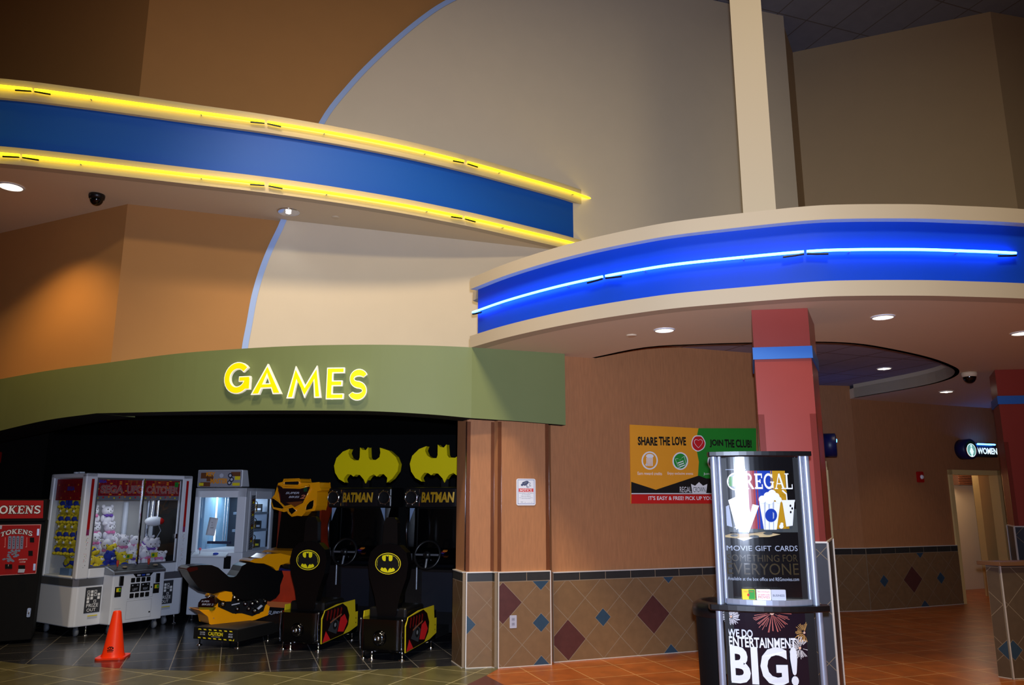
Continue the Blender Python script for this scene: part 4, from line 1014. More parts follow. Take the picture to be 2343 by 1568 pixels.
m = MB()
for i in range(4):
    for z in (.595, .41): m.prism(rrect(.60 + i * .068, z, .652 + i * .068, z + .055, .008), CFt, 0, .003, BLACKM)
for x, s in ((.60, 'LEFT'), (.736, 'RIGHT')):
    m.prism([(x, .48), (x + .12, .48), (x + .12, .58), (x, .58)], CFt, 0, .003, BLACKM); text(m, CFt, s, x + .032, .497, x + .095, .525, .004, SILP)
    for k in (.015, .08): m.poly([(x + k, .555), (x + k + .024, .555), (x + k + .012, .57)], CFt, .004, SILP)
m.build('price_panel', t)
m = MB(); gl_ = M('seam_grey', (150, 154, 164), .5)
for q in ((.57, .16, .9, .163), (.57, .375, .9, .378), (.57, .40, .9, .403), (.57, .16, .573, .375), (.897, .16, .9, .375), (.9, .40, .903, .64), (.42, .3, .5, .303)): m.rect(*q, CFt, .001, gl_)
for z in (.52, .22): m.prism(circ(.88, z, .010, n=12), CFt, 0, .004, BLACKM)
m.build('service_door', t)
for u0 in (.14, 1.10):
    m = MB(); m.prism([(u0, .27), (u0 + .19, .27), (u0 + .19, .565), (u0, .565)], LOCAL, 0, .006, DGREY)
    sq = .031
    for (i, j, f) in ((0, 5, 0), (1, 5, 1), (2, 5, 0), (0, 4, 0), (1, 4, 1), (2, 4, 0), (3, 4, 1), (0, 3, 1), (1, 3, 1), (3, 3, 1), (2, 2, 0), (0, 2, 1)):
        x = u0 + .02 + i * .042; z = .347 + (j - 1) * .038; m.rect(x, z, x + sq, z + sq, LOCAL, .007, WHITEP)
        if not f: m.rect(x + .006, z + .006, x + sq - .006, z + sq - .006, LOCAL, .0075, DGREY)
    text(m, LOCAL, 'PRIZE', u0 + .02, .335, u0 + .165, .375, .008, WHITEP, .01); text(m, LOCAL, 'OUT', u0 + .03, .285, u0 + .14, .322, .008, WHITEP, .01)
    m.build('prize_door', t)
    m = MB(); m.rect(u0 + .05, .20, u0 + .17, .235, LOCAL, .002, SILP); m.rect(u0 + .05, .228, u0 + .17, .24, LOCAL, .0025, YELP); m.build('warning_label', t)
for x, y in ((.12, .1), (UW - .2, .1), (.1, UD - .1), (UW - .12, UD - .1), (.42, -.1), (1.0, -.1)):
    m = MB(); m.lathe([(0, -.018), (.045, -.018), (.05, 0), (.045, .018), (0, .018)], (x, y, .05), GREY, 16, 'X'); m.box((x, y, .1), (.03, .05, .06), STEEL); m.build('caster', t)
for x in (.22, UW - .08): m = MB(); m.lathe([(.03, 0), (.03, .01), (.008, .015), (.008, .12)], (x, .06, 0), CHROME, 12); m.build('levelling_foot', t)
for y in (.32, .46): m = MB(); m.box((.10 + (y - .32) * .1, y, UH + .012), (.06, .05, .024), WHITE); m.build('roof_cap', t, bevel=.006)
# gantry and claw
m = MB(); m.tube([(1.24, .42, 1.6), (1.24, .42, 1.36)], .02, CHROME, 10); m.tube([(1.16, .42, 1.6), (1.15, .42, 1.36)], .008, CHROME, 8); m.build('gantry', t)
m = MB(); m.ell((1.2, .42, 1.32), (.13, .09, .065), WHITE); m.ell((1.265, .39, 1.32), (.05, .07, .045), RED); m.build('claw_head', t)
for s in (-1, 1):
    m = MB(); m.tube([(1.2 + s * .07, .42, 1.27), (1.2 + s * .11, .42, 1.19), (1.2 + s * .03, .42, 1.05)], .008, STEEL, 6); m.build('claw_arm', t)
m = MB(); m.tube([(1.0, UD - .06, zw1 - .3), (1.0, UD - .06, zs1 + .05)], .035, WHITE, 12); m.tube([(1.22, .62, 1.6), (1.22, .62, .8)], .025, STEEL, 10); m.build('inner_post', t)
m = MB(); m.tube([(1.36, .09, 1.35), (1.36, .09, 1.70)], .012, FLUO, 8); m.build('fluorescent_tube', t)
lamp('crane_cabinet_light', 'AREA', (.73, .4, 1.58), 2.0, (.85, .93, 1.0), (0, 0, 0), t, shape='RECTANGLE', size=1.0, size_y=.3)
def Uw(x, y, z): p = XF[t.name] @ Vector((x, y, z)); return tuple(p)
# plush pile: floors of the pile at zs1+.03
zf = zs1 + .032; random.seed(21); UG = R(UA)
def put(kind, lab, x, y, z, rz=0, rx=0, grp='white plush toys in the crane machine', s=1.0):
    plush(lab, Uw(x, y, z), (rx, 0, UG + rz), kind, grp, s)
yl = 'yellow and blue plush toy seated in the wall of yellow plush behind the side glass'
for j in range(4):
    for i in range(4):
        k = 'b' if (i, j) in ((2, 3), (0, 1)) else 'y'
        lab = yl if k == 'y' else ('blue plush toy at the top of the wall of yellow plush' if j == 3 else 'blue plush toy low in the wall of yellow plush')
        put(k, lab, .11, .16 + i * .165, .93 + j * .19, -1.45, 0, 'yellow and blue plush toys by the side glass', .92)
for x, y, z, rz, rx, k in ((.15, .2, .80, -1.0, -.5, 'y'), (.2, .42, .80, -.8, .5, 'y'), (.27, .2, zf, -.2, -.6, 'y'), (.36, .28, zf + .03, .5, -.9, 'y'), (.43, .18, zf, -.1, -.7, 'y'), (.50, .3, zf + .03, .4, .3, 'b'), (.55, .16, zf + .02, -.3, -.8, 'b'), (.42, .42, .90, .6, -.7, 'y'), (.68, .15, zf + .01, .1, -.4, 'y'), (.62, .30, zf + .1, .2, -.3, 'y'), (.22, .62, .75, .3, 0, 'y'), (.24, .5, 1.0, .1, 0, 'y'), (.23, .55, 1.2, .1, 0, 'y'), (.23, .55, 1.38, .1, 0, 'y')):
    put(k, 'yellow and blue plush toy tumbled in the front corner pile of the crane machine' if k == 'y' else 'dark blue plush toy lying in the front pile between yellow and white plush', x, y, z, rz, rx, 'plush toys tumbled in the crane machine')
for j, z in enumerate((1.05, 1.27)):
    for i in range(3):
        put('wp' if (i + j) % 3 else 'wv', 'white plush toy sitting upright against the back wall, %s row' % ('lower' if j == 0 else 'upper'), .36 + i * .2 + j * -.05, UD - .12, z, .05, 0, 'white plush toys upright on the back wall', 1.05)
n = 0
for row, (y, z, x0, x1, cnt) in enumerate(((.18, zf, .82, 1.16, 3), (.34, zf + .07, .74, 1.2, 4), (.5, zf + .15, .62, 1.22, 4), (.62, zf + .21, .5, 1.15, 5), (.34, zf + .17, .72, 1.1, 3))):
    for i in range(cnt):
        x = x0 + (x1 - x0) * i / max(1, cnt - 1)
        put('wp' if n % 3 else 'wv', 'white plush toy with a coloured bow tumbled in the pile of white plush', x, y + random.uniform(-.03, .03), z + random.uniform(0, .03), random.uniform(-.8, .8), random.uniform(-1.2, .6), 'white plush toys tumbled in the pile', 1.0); n += 1
for x, nm in ((.62, 'left'), (.96, 'right')):
    m = MB(); m.prism([(x, .87), (x + .09, .87), (x + .09, .93), (x, .93)], Fr(0, .03, 0), -.001, .001, YELP); m.rect(x + .012, .882, x + .045, .918, Fr(0, .03, 0), .0015, GRP)
    m.build('price_sticker', t)

for _k in PL:
    for ch_ in PLC[_k]: bpy.data.objects.remove(ch_)
    bpy.data.objects.remove(PL[_k])
# ---- key prize machine
KO = Vector((-4.45, 11.02, 0)); KA = -8.0; KW, KD, KH = .76, .9, 1.77
t = thing('key_machine', 'white prize cabinet with a sloped header sign between the crane machine and the bike machine', 'arcade machine', tuple(KO), KA)
m = MB(); m.b2((0, 0, .07), (KW, KD, .9), WHITE); m.build('lower_cabinet', t, bevel=.012)
m = MB(); z0, z1 = .93, 1.64
m.b2((0, 0, .9), (.07, .05, KH), WHITE); m.b2((KW - .13, 0, .9), (KW, .12, KH), WHITE); m.b2((0, 0, z1), (KW, .05, KH), WHITE); m.b2((0, 0, KH - .05), (KW, KD, KH), WHITE)
m.b2((KW - .03, .12, .9), (KW, .30, KH), WHITE); m.b2((KW - .03, KD - .1, .9), (KW, KD, KH), WHITE); m.b2((KW - .03, .3, z1 - .02), (KW, KD, KH), WHITE); m.b2((0, KD - .05, .9), (KW, KD, KH), WHITE); m.b2((0, .05, .9), (.03, KD, KH), WHITE)
m.build('upper_frame', t, bevel=.008)
m = MB(); m.rect(.07, z0, KW - .13, z1, LOCAL, -.015, GLASS); m.add([(KW - .004, .3, .9), (KW - .004, KD - .1, .9), (KW - .004, KD - .1, z1 - .02), (KW - .004, .3, z1 - .02)], [(0, 1, 2, 3)], GLASS); m.build('glass_pane', t)
m = MB(); m.b2((.03, KD - .1, .9), (KW - .04, KD - .06, KH - .06), M('inner_mirror', (30, 38, 50), .3)); m.b2((.42, KD - .12, .93), (KW - .05, KD - .1, KH - .06), M('inner_pale', (190, 205, 222), .4)); m.b2((.04, .1, .92), (.10, KD - .1, KH - .06), M('inner_blue', (120, 160, 190), .4)); m.b2((.03, .05, .9), (KW - .03, KD - .06, .93), WHITE); m.build('interior', t)
for z in (1.16, 1.40):
    m = MB(); m.b2((.43, .30, z), (KW - .04, KD - .1, z + .035), M('inner_shelf', (150, 170, 190), .4)); m.build('prize_shelf', t)
m = MB(); m.tube([(.17, .3, 1.66), (.17, .3, 1.0)], .012, FLUO, 8); m.build('fluorescent_tube', t)
m = MB(); m.tube([(.27, .35, 1.68), (.27, .35, 1.0)], .007, CHROME, 8); m.tube([(.31, .35, 1.68), (.31, .35, 1.0)], .007, CHROME, 8); m.b2((.12, .2, 1.0), (.46, .24, 1.035), NAVY); m.build('key_arm', t)
lamp('key_cabinet_light', 'AREA', (.38, .4, 1.66), 5, (.8, .92, 1.0), (0, 0, 0), t, shape='RECTANGLE', size=.5, size_y=.3)
m = MB(); FH = Fr(.03, -.03, 0); m.plan([(.03, -.03), (KW - .06, -.03), (KW - .06, .2), (.03, .2)], KH, 1.79, DGREY)
hp = [(-.03, KH), (.2, KH + .02), (.12, 2.02), (-.03, 2.02)]
m.add([(.03, y, z) for y, z in hp] + [(KW - .06, y, z) for y, z in hp], [(0, 1, 2, 3), (7, 6, 5, 4), (0, 4, 5, 1), (1, 5, 6, 2), (2, 6, 7, 3), (3, 7, 4, 0)], WHITE); m.build('header_box', t, bevel=.01)
m = MB(); hw = KW - .09; hc = M('header_grey', (150, 150, 160), .4)
m.prism(rrect(.01, 1.785, hw - .01, 2.012, .02), FH, 0, .004, hc); hb = M('header_brown', (110, 64, 34), .5)
for q in ((.05, 1.9, .16, 1.98), (.14, 1.86, .24, 1.95), (.5, 1.93, hw - .03, 1.99), (.05, 1.79, .2, 1.85)): m.rect(*q, FH, .005, hb)
for q in ((.03, 1.80, .1, 1.84), (.56, 1.88, hw - .03, 1.93), (.53, 1.80, hw - .03, 1.84)): m.rect(*q, FH, .006, YELP)
text(m, FH, 'KEY', .13, 1.93, .265, 1.99, .007, ORP, .05); text(m, FH, 'MASTER', .2, 1.83, .46, 1.90, .007, ORP, .05)
m.poly(circ(.36, 1.94, .03, n=16), FH, .0065, SILP)
for cx, cz in ((.49, 1.94), (.515, 1.885), (.485, 1.84)): m.poly(circ(cx, cz, .034, n=16), FH, .0070, NAVY); m.poly(circ(cx, cz, .019, n=16), FH, .0076, SILP)
m.build('header_print', t)
m = MB(); FK = Fr(KW, 0, 90); m.rect(.16, .92, .28, z1 + .03, FK, .002, GREY)
for k in range(22): z = .93 + k * .033; m.poly([(.165, z), (.275, z + .04), (.275, z + .05), (.165, z + .01)], FK, .003, DGREY)
for k, z in enumerate((1.55, 1.38, 1.2, 1.02)): m.poly([(.19 + (k % 2) * .02, z), (.26, z + .02), (.25, z + .08), (.185, z + .06)], FK, .004, hb); m.poly([(.2, z), (.25, z + .01), (.24, z + .035), (.2, z + .03)], FK, .005, YELP)
m.build('side_print', t)
m = MB(); m.add([(.05, 0, .90), (KW - .2, 0, .90), (KW - .16, -.16, .86), (.1, -.16, .86), (.05, 0, .86), (KW - .2, 0, .86), (KW - .16, -.16, .84), (.1, -.16, .84)], [(3, 2, 1, 0), (4, 5, 6, 7), (7, 6, 2, 3), (6, 5, 1, 2), (5, 4, 0, 1), (4, 7, 3, 0)], WHITE); m.build('control_shelf', t, bevel=.005)
m = MB(); m.tube([(.18, -.08, .88), (.18, -.08, .93)], .005, CHROME, 8); m.ell((.18, -.08, .945), (.020, .020, .020), M('pink_ball', (232, 110, 130), .3)); m.build('joystick', t)
m = MB(); m.lathe([(.035, .875), (.035, .895), (.02, .9), (0, .902)], (.42, -.09, 0), BLP, 14); m.build('push_button', t)
m = MB(); m.prism(rrect(.10, .55, .14, .62, .005), LOCAL, 0, .012, CHROME)
for cx, cz in ((.20, .52), (.235, .515), (.222, .485)): m.prism(circ(cx, cz, .026, n=16), LOCAL, 0, .003, NAVY); m.prism(circ(cx, cz, .012, n=16), LOCAL, .003, .004, WHITE)
m.build('lock_plate', t)
m = MB(); m.prism(rrect(.5, .68, .6, .85, .008), LOCAL, 0, .006, BLACKM); m.build('bill_acceptor', t)
for x in (.06, KW - .06):
    for y in (.06, KD - .06): m = MB(); m.lathe([(.03, 0), (.03, .01), (.009, .015), (.009, .08)], (x, y, 0), CHROME, 12); m.build('levelling_foot', t)
kt = t
m = MB(); pf_ = Fr(0, -.005, 0); vs = []
for i in range(5):
    for j in range(7):
        u = .225 + i / 4 * .14 - (j / 6) * -.0; z = 1.13 + j / 6 * .24; u2 = .225 + i / 4 * .14 + (j / 6 - .5) * .04; vs.append((u2, -.008 - .02 * (i / 4) ** 2, z - .012 * i / 4))
m.add(vs, [(i * 7 + j, (i + 1) * 7 + j, (i + 1) * 7 + j + 1, i * 7 + j + 1) for i in range(4) for j in range(6)], WHITE, True)
pfr = Fr(0, -.02, 0)
for s, a, b, z in (('OUT', .285, .31, 1.29), ('OF', .288, .305, 1.255), ('ORDER', .272, .322, 1.22)): text(m, Fr(0, -.012, 0), s, a, z, b, z + .015, .012, DGREY)
o = m.build('paper_notice', None)
o.location = KO; o.rotation_euler = (0, 0, R(KA)); sm = o.modifiers.new('thickness', 'SOLIDIFY'); sm.thickness = .0008
tag(o, 'crooked white paper notice taped to the glass of the white prize cabinet', 'paper', kind='thing')
def Kw(x, y, z): return tuple(XF[kt.name] @ Vector((x, y, z)))
def lockprize(x, y, z, lab, k):
    g = thing('prize_box', lab, 'prize', Kw(x, y, z), KA, 'boxed prizes on the white cabinet shelves')
    m = MB(); m.b2((-.035, -.02, 0), (.035, .02, .11), M('prize_dark', (28, 30, 36), .4) if k % 2 else M('prize_gold', (110, 80, 26), .4)); m.build('carton', g, bevel=.003)
    m = MB(); m.rect(-.028, .02, .028, .05, Fr(0, -.02, 0), .001, YELP if k % 3 == 0 else SILP); m.build('printed_label', g)
k = 0
for z, nm in ((.932, 'bottom'), (1.197, 'middle'), (1.437, 'top')):
    for x, y, wh in ((.50, .36, 'nearer'), (.60, .36, 'side'), (.64, .52, 'rear'), (.64, .68, 'hindmost')):
        lockprize(x, y, z, 'boxed prize on the %s shelf of the white cabinet, the %s box' % (nm, wh), k); k += 1
for z in (1.075, 1.31, 1.55):
    for x, y in ((.55, .34), (.66, .5)):
        m = MB(); m.tube([Vector((x + .03 * math.cos(a), y, z + .035 * math.sin(a))) for a in [2 * math.pi * q / 12 for q in range(12)]], .006, BLACK, 6, closed=True); m.build('key_lock', kt)

# ---- motorbike racing machine
def zpx(p, fr): return fr.px(*p)
BO = Vector((-3.30, 9.03, 0)); BA = -22.0
t = thing('bike_machine', 'yellow and black motorbike racing machine with a yellow hooded header', 'arcade machine', tuple(BO), BA)
m = MB(); m.b2((-.31, 0, .075), (.31, .62, .2), BLACKM); m.b2((-.22, .55, .08), (.30, 1.4, .18), BLACKM); m.b2((-.29, .02, .2), (.29, .6, .206), DGREY); m.build('base', t, bevel=.008)
m = MB(); c0 = Fr(0, -.001, 0); m.prism([(-.24, .085), (.27, .085), (.27, .19), (-.24, .19)], c0, 0, .002, BLACKM)
for i in range(7):
    for z in (.177, .087): x = -.235 + i * .073; m.poly([(x, z), (x + .04, z), (x + .03, z + .012), (x - .01 + .004, z + .012)], c0, .003, YELP)
m.poly([(-.24, .17), (-.22, .19), (-.24, .19)], c0, .003, YELP); m.poly([(.25, .085), (.27, .085), (.27, .11)], c0, .003, YELP)
text(m, c0, 'CAUTION', -.095, .124, .11, .164, .003, YELP, .03); text(m, c0, 'WATCH YOUR STEP', -.05, .109, .07, .118, .003, SILP)
text(m, c0, 'ONE RIDER', -.215, .145, -.14, .158, .003, SILP, .02); text(m, c0, 'AT A TIME', -.215, .124, -.14, .137, .003, SILP, .02); text(m, c0, 'STAY', .19, .143, .25, .16, .003, SILP, .03); text(m, c0, 'BACK', .19, .118, .25, .135, .003, SILP, .03)
m.build('caution_plate', t)
for x, y in ((-.27, .06), (.27, .06), (-.27, .56), (.27, .56)):
    m = MB(); m.lathe([(.03, 0), (.032, .01), (.01, .018), (.01, .09)], (x, y, 0), CHROME, 12); m.build('levelling_foot', t)
# cabinet
m = MB(); CY = 1.42; CXO = Matrix.Translation((-.12, 0, 0)); m.X = CXO
m.b2((-.36, CY, .06), (.38, CY + .6, .80), BLACKM); m.plan([(-.30, CY + .12), (.32, CY + .12), (.32, CY + .6), (-.30, CY + .6)], .8, 1.62, BLACKM); m.build('cabinet', t, bevel=.01)
m = MB(); m.X = CXO; cf = Fr(0, CY, 0)
m.rect(-.34, .12, .36, .78, cf, .004, M('art_red', (214, 60, 26), .45, noise=.3, nscale=6)); m.rect(-.34, .70, .36, .79, cf, .006, M('art_blue', (26, 26, 90), .45)); m.rect(-.34, .10, .36, .24, cf, .006, BLACKM)
m.rect(-.34, .06, .36, .10, cf, .006, M('art_khaki', (120, 104, 40), .5)); m.rect(-.34, .24, .36, .31, cf, .005, M('art_orange', (226, 120, 60), .5))
text(m, cf, 'SUPER BIKES', -.32, .145, .13, .195, .008, SILP, .02, .35); text(m, cf, '2', .15, .135, .27, .215, .008, SILP, .04, .35); m.build('art_panel', t)
for s in (-1, 1):
    m = MB(); m.X = CXO; u = .31 * s; m.add([(u, CY + .13, .8), (u, CY + .6, .8), (u, CY + .55, 1.6), (u, CY + .13, 1.6), (u + .035 * s, CY + .12, .8), (u + .035 * s, CY + .32, .8), (u + .035 * s, CY + .30, 1.6), (u + .035 * s, CY + .13, 1.6)], [(0, 1, 2, 3), (7, 6, 5, 4), (0, 4, 5, 1), (1, 5, 6, 2), (2, 6, 7, 3), (3, 7, 4, 0)], M('side_flame', (120, 34, 12), .4, noise=.5, nscale=5)); m.build('side_panel', t)
m = MB(); m.X = CXO; m.add([(-.28, CY + .04, .9), (.29, CY + .04, .9), (.29, CY + .11, 1.5), (-.28, CY + .11, 1.5)], [(0, 1, 2, 3)], GLOSSBLACK); m.build('screen', t)
# yellow dash shelf under the screen
m = MB(); m.X = CXO; dq = [(CY - .2, .80), (CY - .22, .90), (CY - .1, .96), (CY + .14, .99), (CY + .14, .80)]
m.add([(-.38, y, z) for y, z in dq] + [(.38, y, z) for y, z in dq], [(0, 1, 2, 3, 4), (9, 8, 7, 6, 5)] + [(i, i + 5, (i + 1) % 5 + 5, (i + 1) % 5) for i in range(5)], YORANGE); m.build('dash_console', t, bevel=.03, seg=4)
# hood
HF = Fr(0, CY - .02, 0); hm = lambda pts: [((x - 640) * .00072 + .03, 1.885 - (y - 110) * .00072) for x, y in pts]
out = [(110, 460), (165, 400), (230, 190), (335, 170), (350, 115), (710, 110), (740, 185), (930, 195), (1150, 180), (1165, 270), (1205, 330), (1110, 345), (1110, 600), (1080, 690), (880, 715), (800, 790), (700, 780), (580, 800), (490, 740), (470, 700), (400, 718), (150, 660), (105, 560)]
m = MB(); m.X = CXO; m.prism(hm(out)[::-1], HF, -.24, .0, YORANGE); hs = m.build('hood_shell', t, bevel=.025, seg=3)
win = [(230, 235), (330, 245), (360, 275), (740, 285), (940, 240), (968, 300), (830, 560), (650, 640), (560, 595), (420, 622), (300, 545), (255, 400)]
slot = [(390, 150), (700, 150), (725, 195), (700, 238), (390, 238), (368, 195)]
lens = [(115, 470), (160, 465), (300, 540), (405, 630), (370, 672), (160, 640), (118, 560)]
lens2 = [(1062, 490), (960, 520), (900, 580), (878, 640), (890, 695), (1040, 660), (1062, 600)]
lens3 = [(495, 645), (600, 625), (690, 690), (585, 770), (505, 710)]
def inset(pts, mt, nm, rim=.010):
    m = MB(); m.X = CXO; m.prism(hm(pts)[::-1], HF, .0, .005, mt); q = [Vector(HF(u, v, .006)) for u, v in hm(pts)]
    m.tube(q, rim, YORANGE, 8, closed=True); return m
inset(slot, BLACKM, 's', .014).build('hood_slot', hs); 
m = inset(win, M('hood_poster', (34, 16, 22), .15, coat=.5), 'w', .012); H = lambda x, y: hm([(x, y)])[0]
text(m, HF, 'SUPER', *H(420, 392), *H(725, 355), .007, SILP, .02, .3); text(m, HF, 'BIKES', *H(495, 462), *H(735, 428), .007, SILP, .02, .3); text(m, HF, '2', *H(745, 478), *H(865, 405), .007, M('hood_two', (190, 110, 80), .4), .04, .3)
m.poly(hm([(815, 265), (895, 262), (895, 350), (820, 352)])[::-1], HF, .006, M('hood_green', (14, 70, 40), .4)); m.poly(hm([(440, 545), (820, 520), (770, 570), (660, 620), (560, 585)])[::-1], HF, .006, M('hood_brown', (120, 60, 20), .4)); m.poly(hm([(250, 330), (300, 400), (320, 520), (290, 520), (255, 400)])[::-1], HF, .006, M('hood_redart', (110, 24, 24), .4))
m.build('hood_window', hs)
for p in (lens, lens2, lens3): inset(p, GLOSSBLACK, 'l').build('hood_lens', hs)
# the bike itself, swivelled on the base
BKA = 43.0 - BA
bw = XF[t.name].inverted() @ Vector((-3.36, 9.56, 0))
def bike(zx, zy):  # x6.535 zoom from (420, 1260) -> (distance along the bike, height)
    return ((zx - 650) * .00092, 1.005 - zy * .000762)
bd = Vector((math.cos(R(BKA)), math.sin(R(BKA)), 0)); 
BF_ = Fr(bw.x, bw.y, BKA)
def slab(nm, pts, half, mt, bev, off=0.0):
    m = MB(); m.prism([bike(*p) for p in pts][::-1], BF_, -half + off, half + off, mt); return m.build(nm, t, bevel=bev, seg=4)
slab('seat_unit', [(20, 215), (60, 185), (200, 175), (330, 185), (420, 230), (500, 310), (560, 370), (610, 395), (660, 370), (700, 300), (730, 225), (790, 190), (900, 190), (1030, 215), (1130, 270), (1210, 330), (1290, 330), (1320, 420), (1280, 560), (1280, 680), (1230, 750), (1150, 790), (1000, 745), (780, 740), (600, 640), (500, 580), (380, 610), (300, 590), (180, 490), (80, 340)], .13, M('seat_black', (10, 10, 11), .28), .05)
slab('tail_light', [(30, 205), (150, 200), (165, 240), (60, 270), (22, 235)], .134, M('tail_red', (60, 8, 6), .25), .01)
slab('exhaust_cover', [(410, 660), (440, 600), (520, 580), (600, 600), (615, 660), (600, 735), (500, 730), (450, 700)], .17, YORANGE, .05)
slab('lower_fairing', [(205, 820), (370, 835), (430, 730), (460, 800), (620, 890), (680, 935), (760, 890), (820, 945), (900, 970), (1000, 965), (1060, 880), (1090, 830), (1138, 870), (1120, 1000), (950, 1050), (620, 1085), (480, 1085), (350, 1040), (325, 930)], .15, YORANGE, .045)
slab('engine_block', [(440, 740), (600, 715), (760, 760), (1000, 740), (1080, 810), (1050, 930), (900, 990), (760, 930), (640, 920), (440, 800)], .155, M('engine_grey', (40, 42, 46), .3, .6), .03)
m = MB()
for zx, zy, r in ((495, 765, .042), (640, 680, .035), (690, 725, .028), (690, 855, .03), (790, 790, .028), (885, 800, .034), (840, 870, .03), (950, 780, .03), (925, 910, .036), (1060, 780, .03)):
    u, v = bike(zx, zy); a = BF_(u, v, .150); b = BF_(u, v, .172); m.tube([a, b], [r, r * .86], M('engine_chrome', (120, 124, 130), .15, 1.0), 14); m.ell(b, (r * .5,) * 3, CHROME, seg=10, rings=6)
u0, v0 = bike(615, 800); u1, v1 = bike(720, 785); m.prism([(u0, v0), (u1, v1), (u1, v1 + .012), (u0, v0 + .012)], BF_, .15, .158, SILP)
u0, v0 = bike(955, 880); u1, v1 = bike(1010, 830); m.prism([(u0, v0), (u0 + .02, v0 - .015), (u1 + .02, v1 - .015), (u1, v1)], BF_, .155, .166, SILP)
m.build('engine_trim', t)
m = MB()
# number plate pod hangs behind the rear, facing the viewer
u0, v0 = bike(310, 735); pp_ = BF_(u0, v0, .12); pw = .105; nf = Fr(pp_.x, pp_.y, 12.0, v0)
m.prism([(-pw * 1.0, -.05), (pw * .7, -.045), (pw, 0), (pw * .9, .045), (pw * .3, .06), (-pw * .7, .04), (-pw, 0)], nf, -.06, .0, M('pod_black', (18, 8, 10), .2))
text(m, nf, 'SUPER', -.07, .008, .03, .027, .001, SILP, .01, .3); text(m, nf, 'BIKES 2', -.06, -.026, .085, -.006, .001, SILP, .01, .3); m.prism([(-.09, -.085), (.075, -.085), (.09, -.05), (-.095, -.05)], nf, -.05, -.002, M('pod_khaki', (130, 120, 20), .4))
m.build('number_pod', t, bevel=.004)
m = MB(); u0, v0 = bike(460, 1090); m.tube([BF_(bike(300, 870)[0], bike(300, 870)[1], .1), BF_(bike(400, 960)[0], bike(400, 960)[1], .14), BF_(bike(440, 1060)[0], bike(440, 1060)[1], .13), BF_(bike(450, 1160)[0], .21, .1)], .012, STEEL, 8); m.tube([BF_(bike(870, 1070)[0], .2, .05), BF_(bike(870, 1070)[0], .17, .05)], .02, STEEL, 8); m.tube([BF_(.05, .19, 0), BF_(.05, .45, 0)], .05, BLACK, 12); m.build('support_strut', t)
slab('handlebar_cowl', [(820, 165), (870, 125), (980, 120), (1060, 62), (1240, 60), (1400, 110), (1370, 215), (1250, 245), (1230, 325), (1195, 325), (1150, 270), (1020, 205), (900, 190)], .15, YORANGE, .045)
m = MB()
for zx, zy, mt in ((1085, 88, M('button_green', (40, 120, 60), .3)), (1170, 105, RED)):
    u, v = bike(zx, zy); m.ell(BF_(u, v + .0, .10), (.035, .035, .022), mt)
m.build('start_button', t)
m = MB(); u, v = bike(1290, 260); m.tube([BF_(u, v, -.28), BF_(u, v, .28)], .018, BLACK, 10); m.tube([BF_(u, v, .20), BF_(u, v, .33)], .024, BLACKM, 10); m.tube([BF_(u, v, -.20), BF_(u, v, -.33)], .024, BLACKM, 10); m.build('handlebar', t)
m = MB(); u, v = bike(355, 640); m.tube([BF_(u - .03, v - .01, .12), BF_(u, v + .01, .13), BF_(u + .04, v - .01, .13)], .012, CHROME, 8); u, v = bike(330, 590); m.ell(BF_(u, v, .1), (.02, .02, .03), YORANGE); m.build('rear_indicator', t)

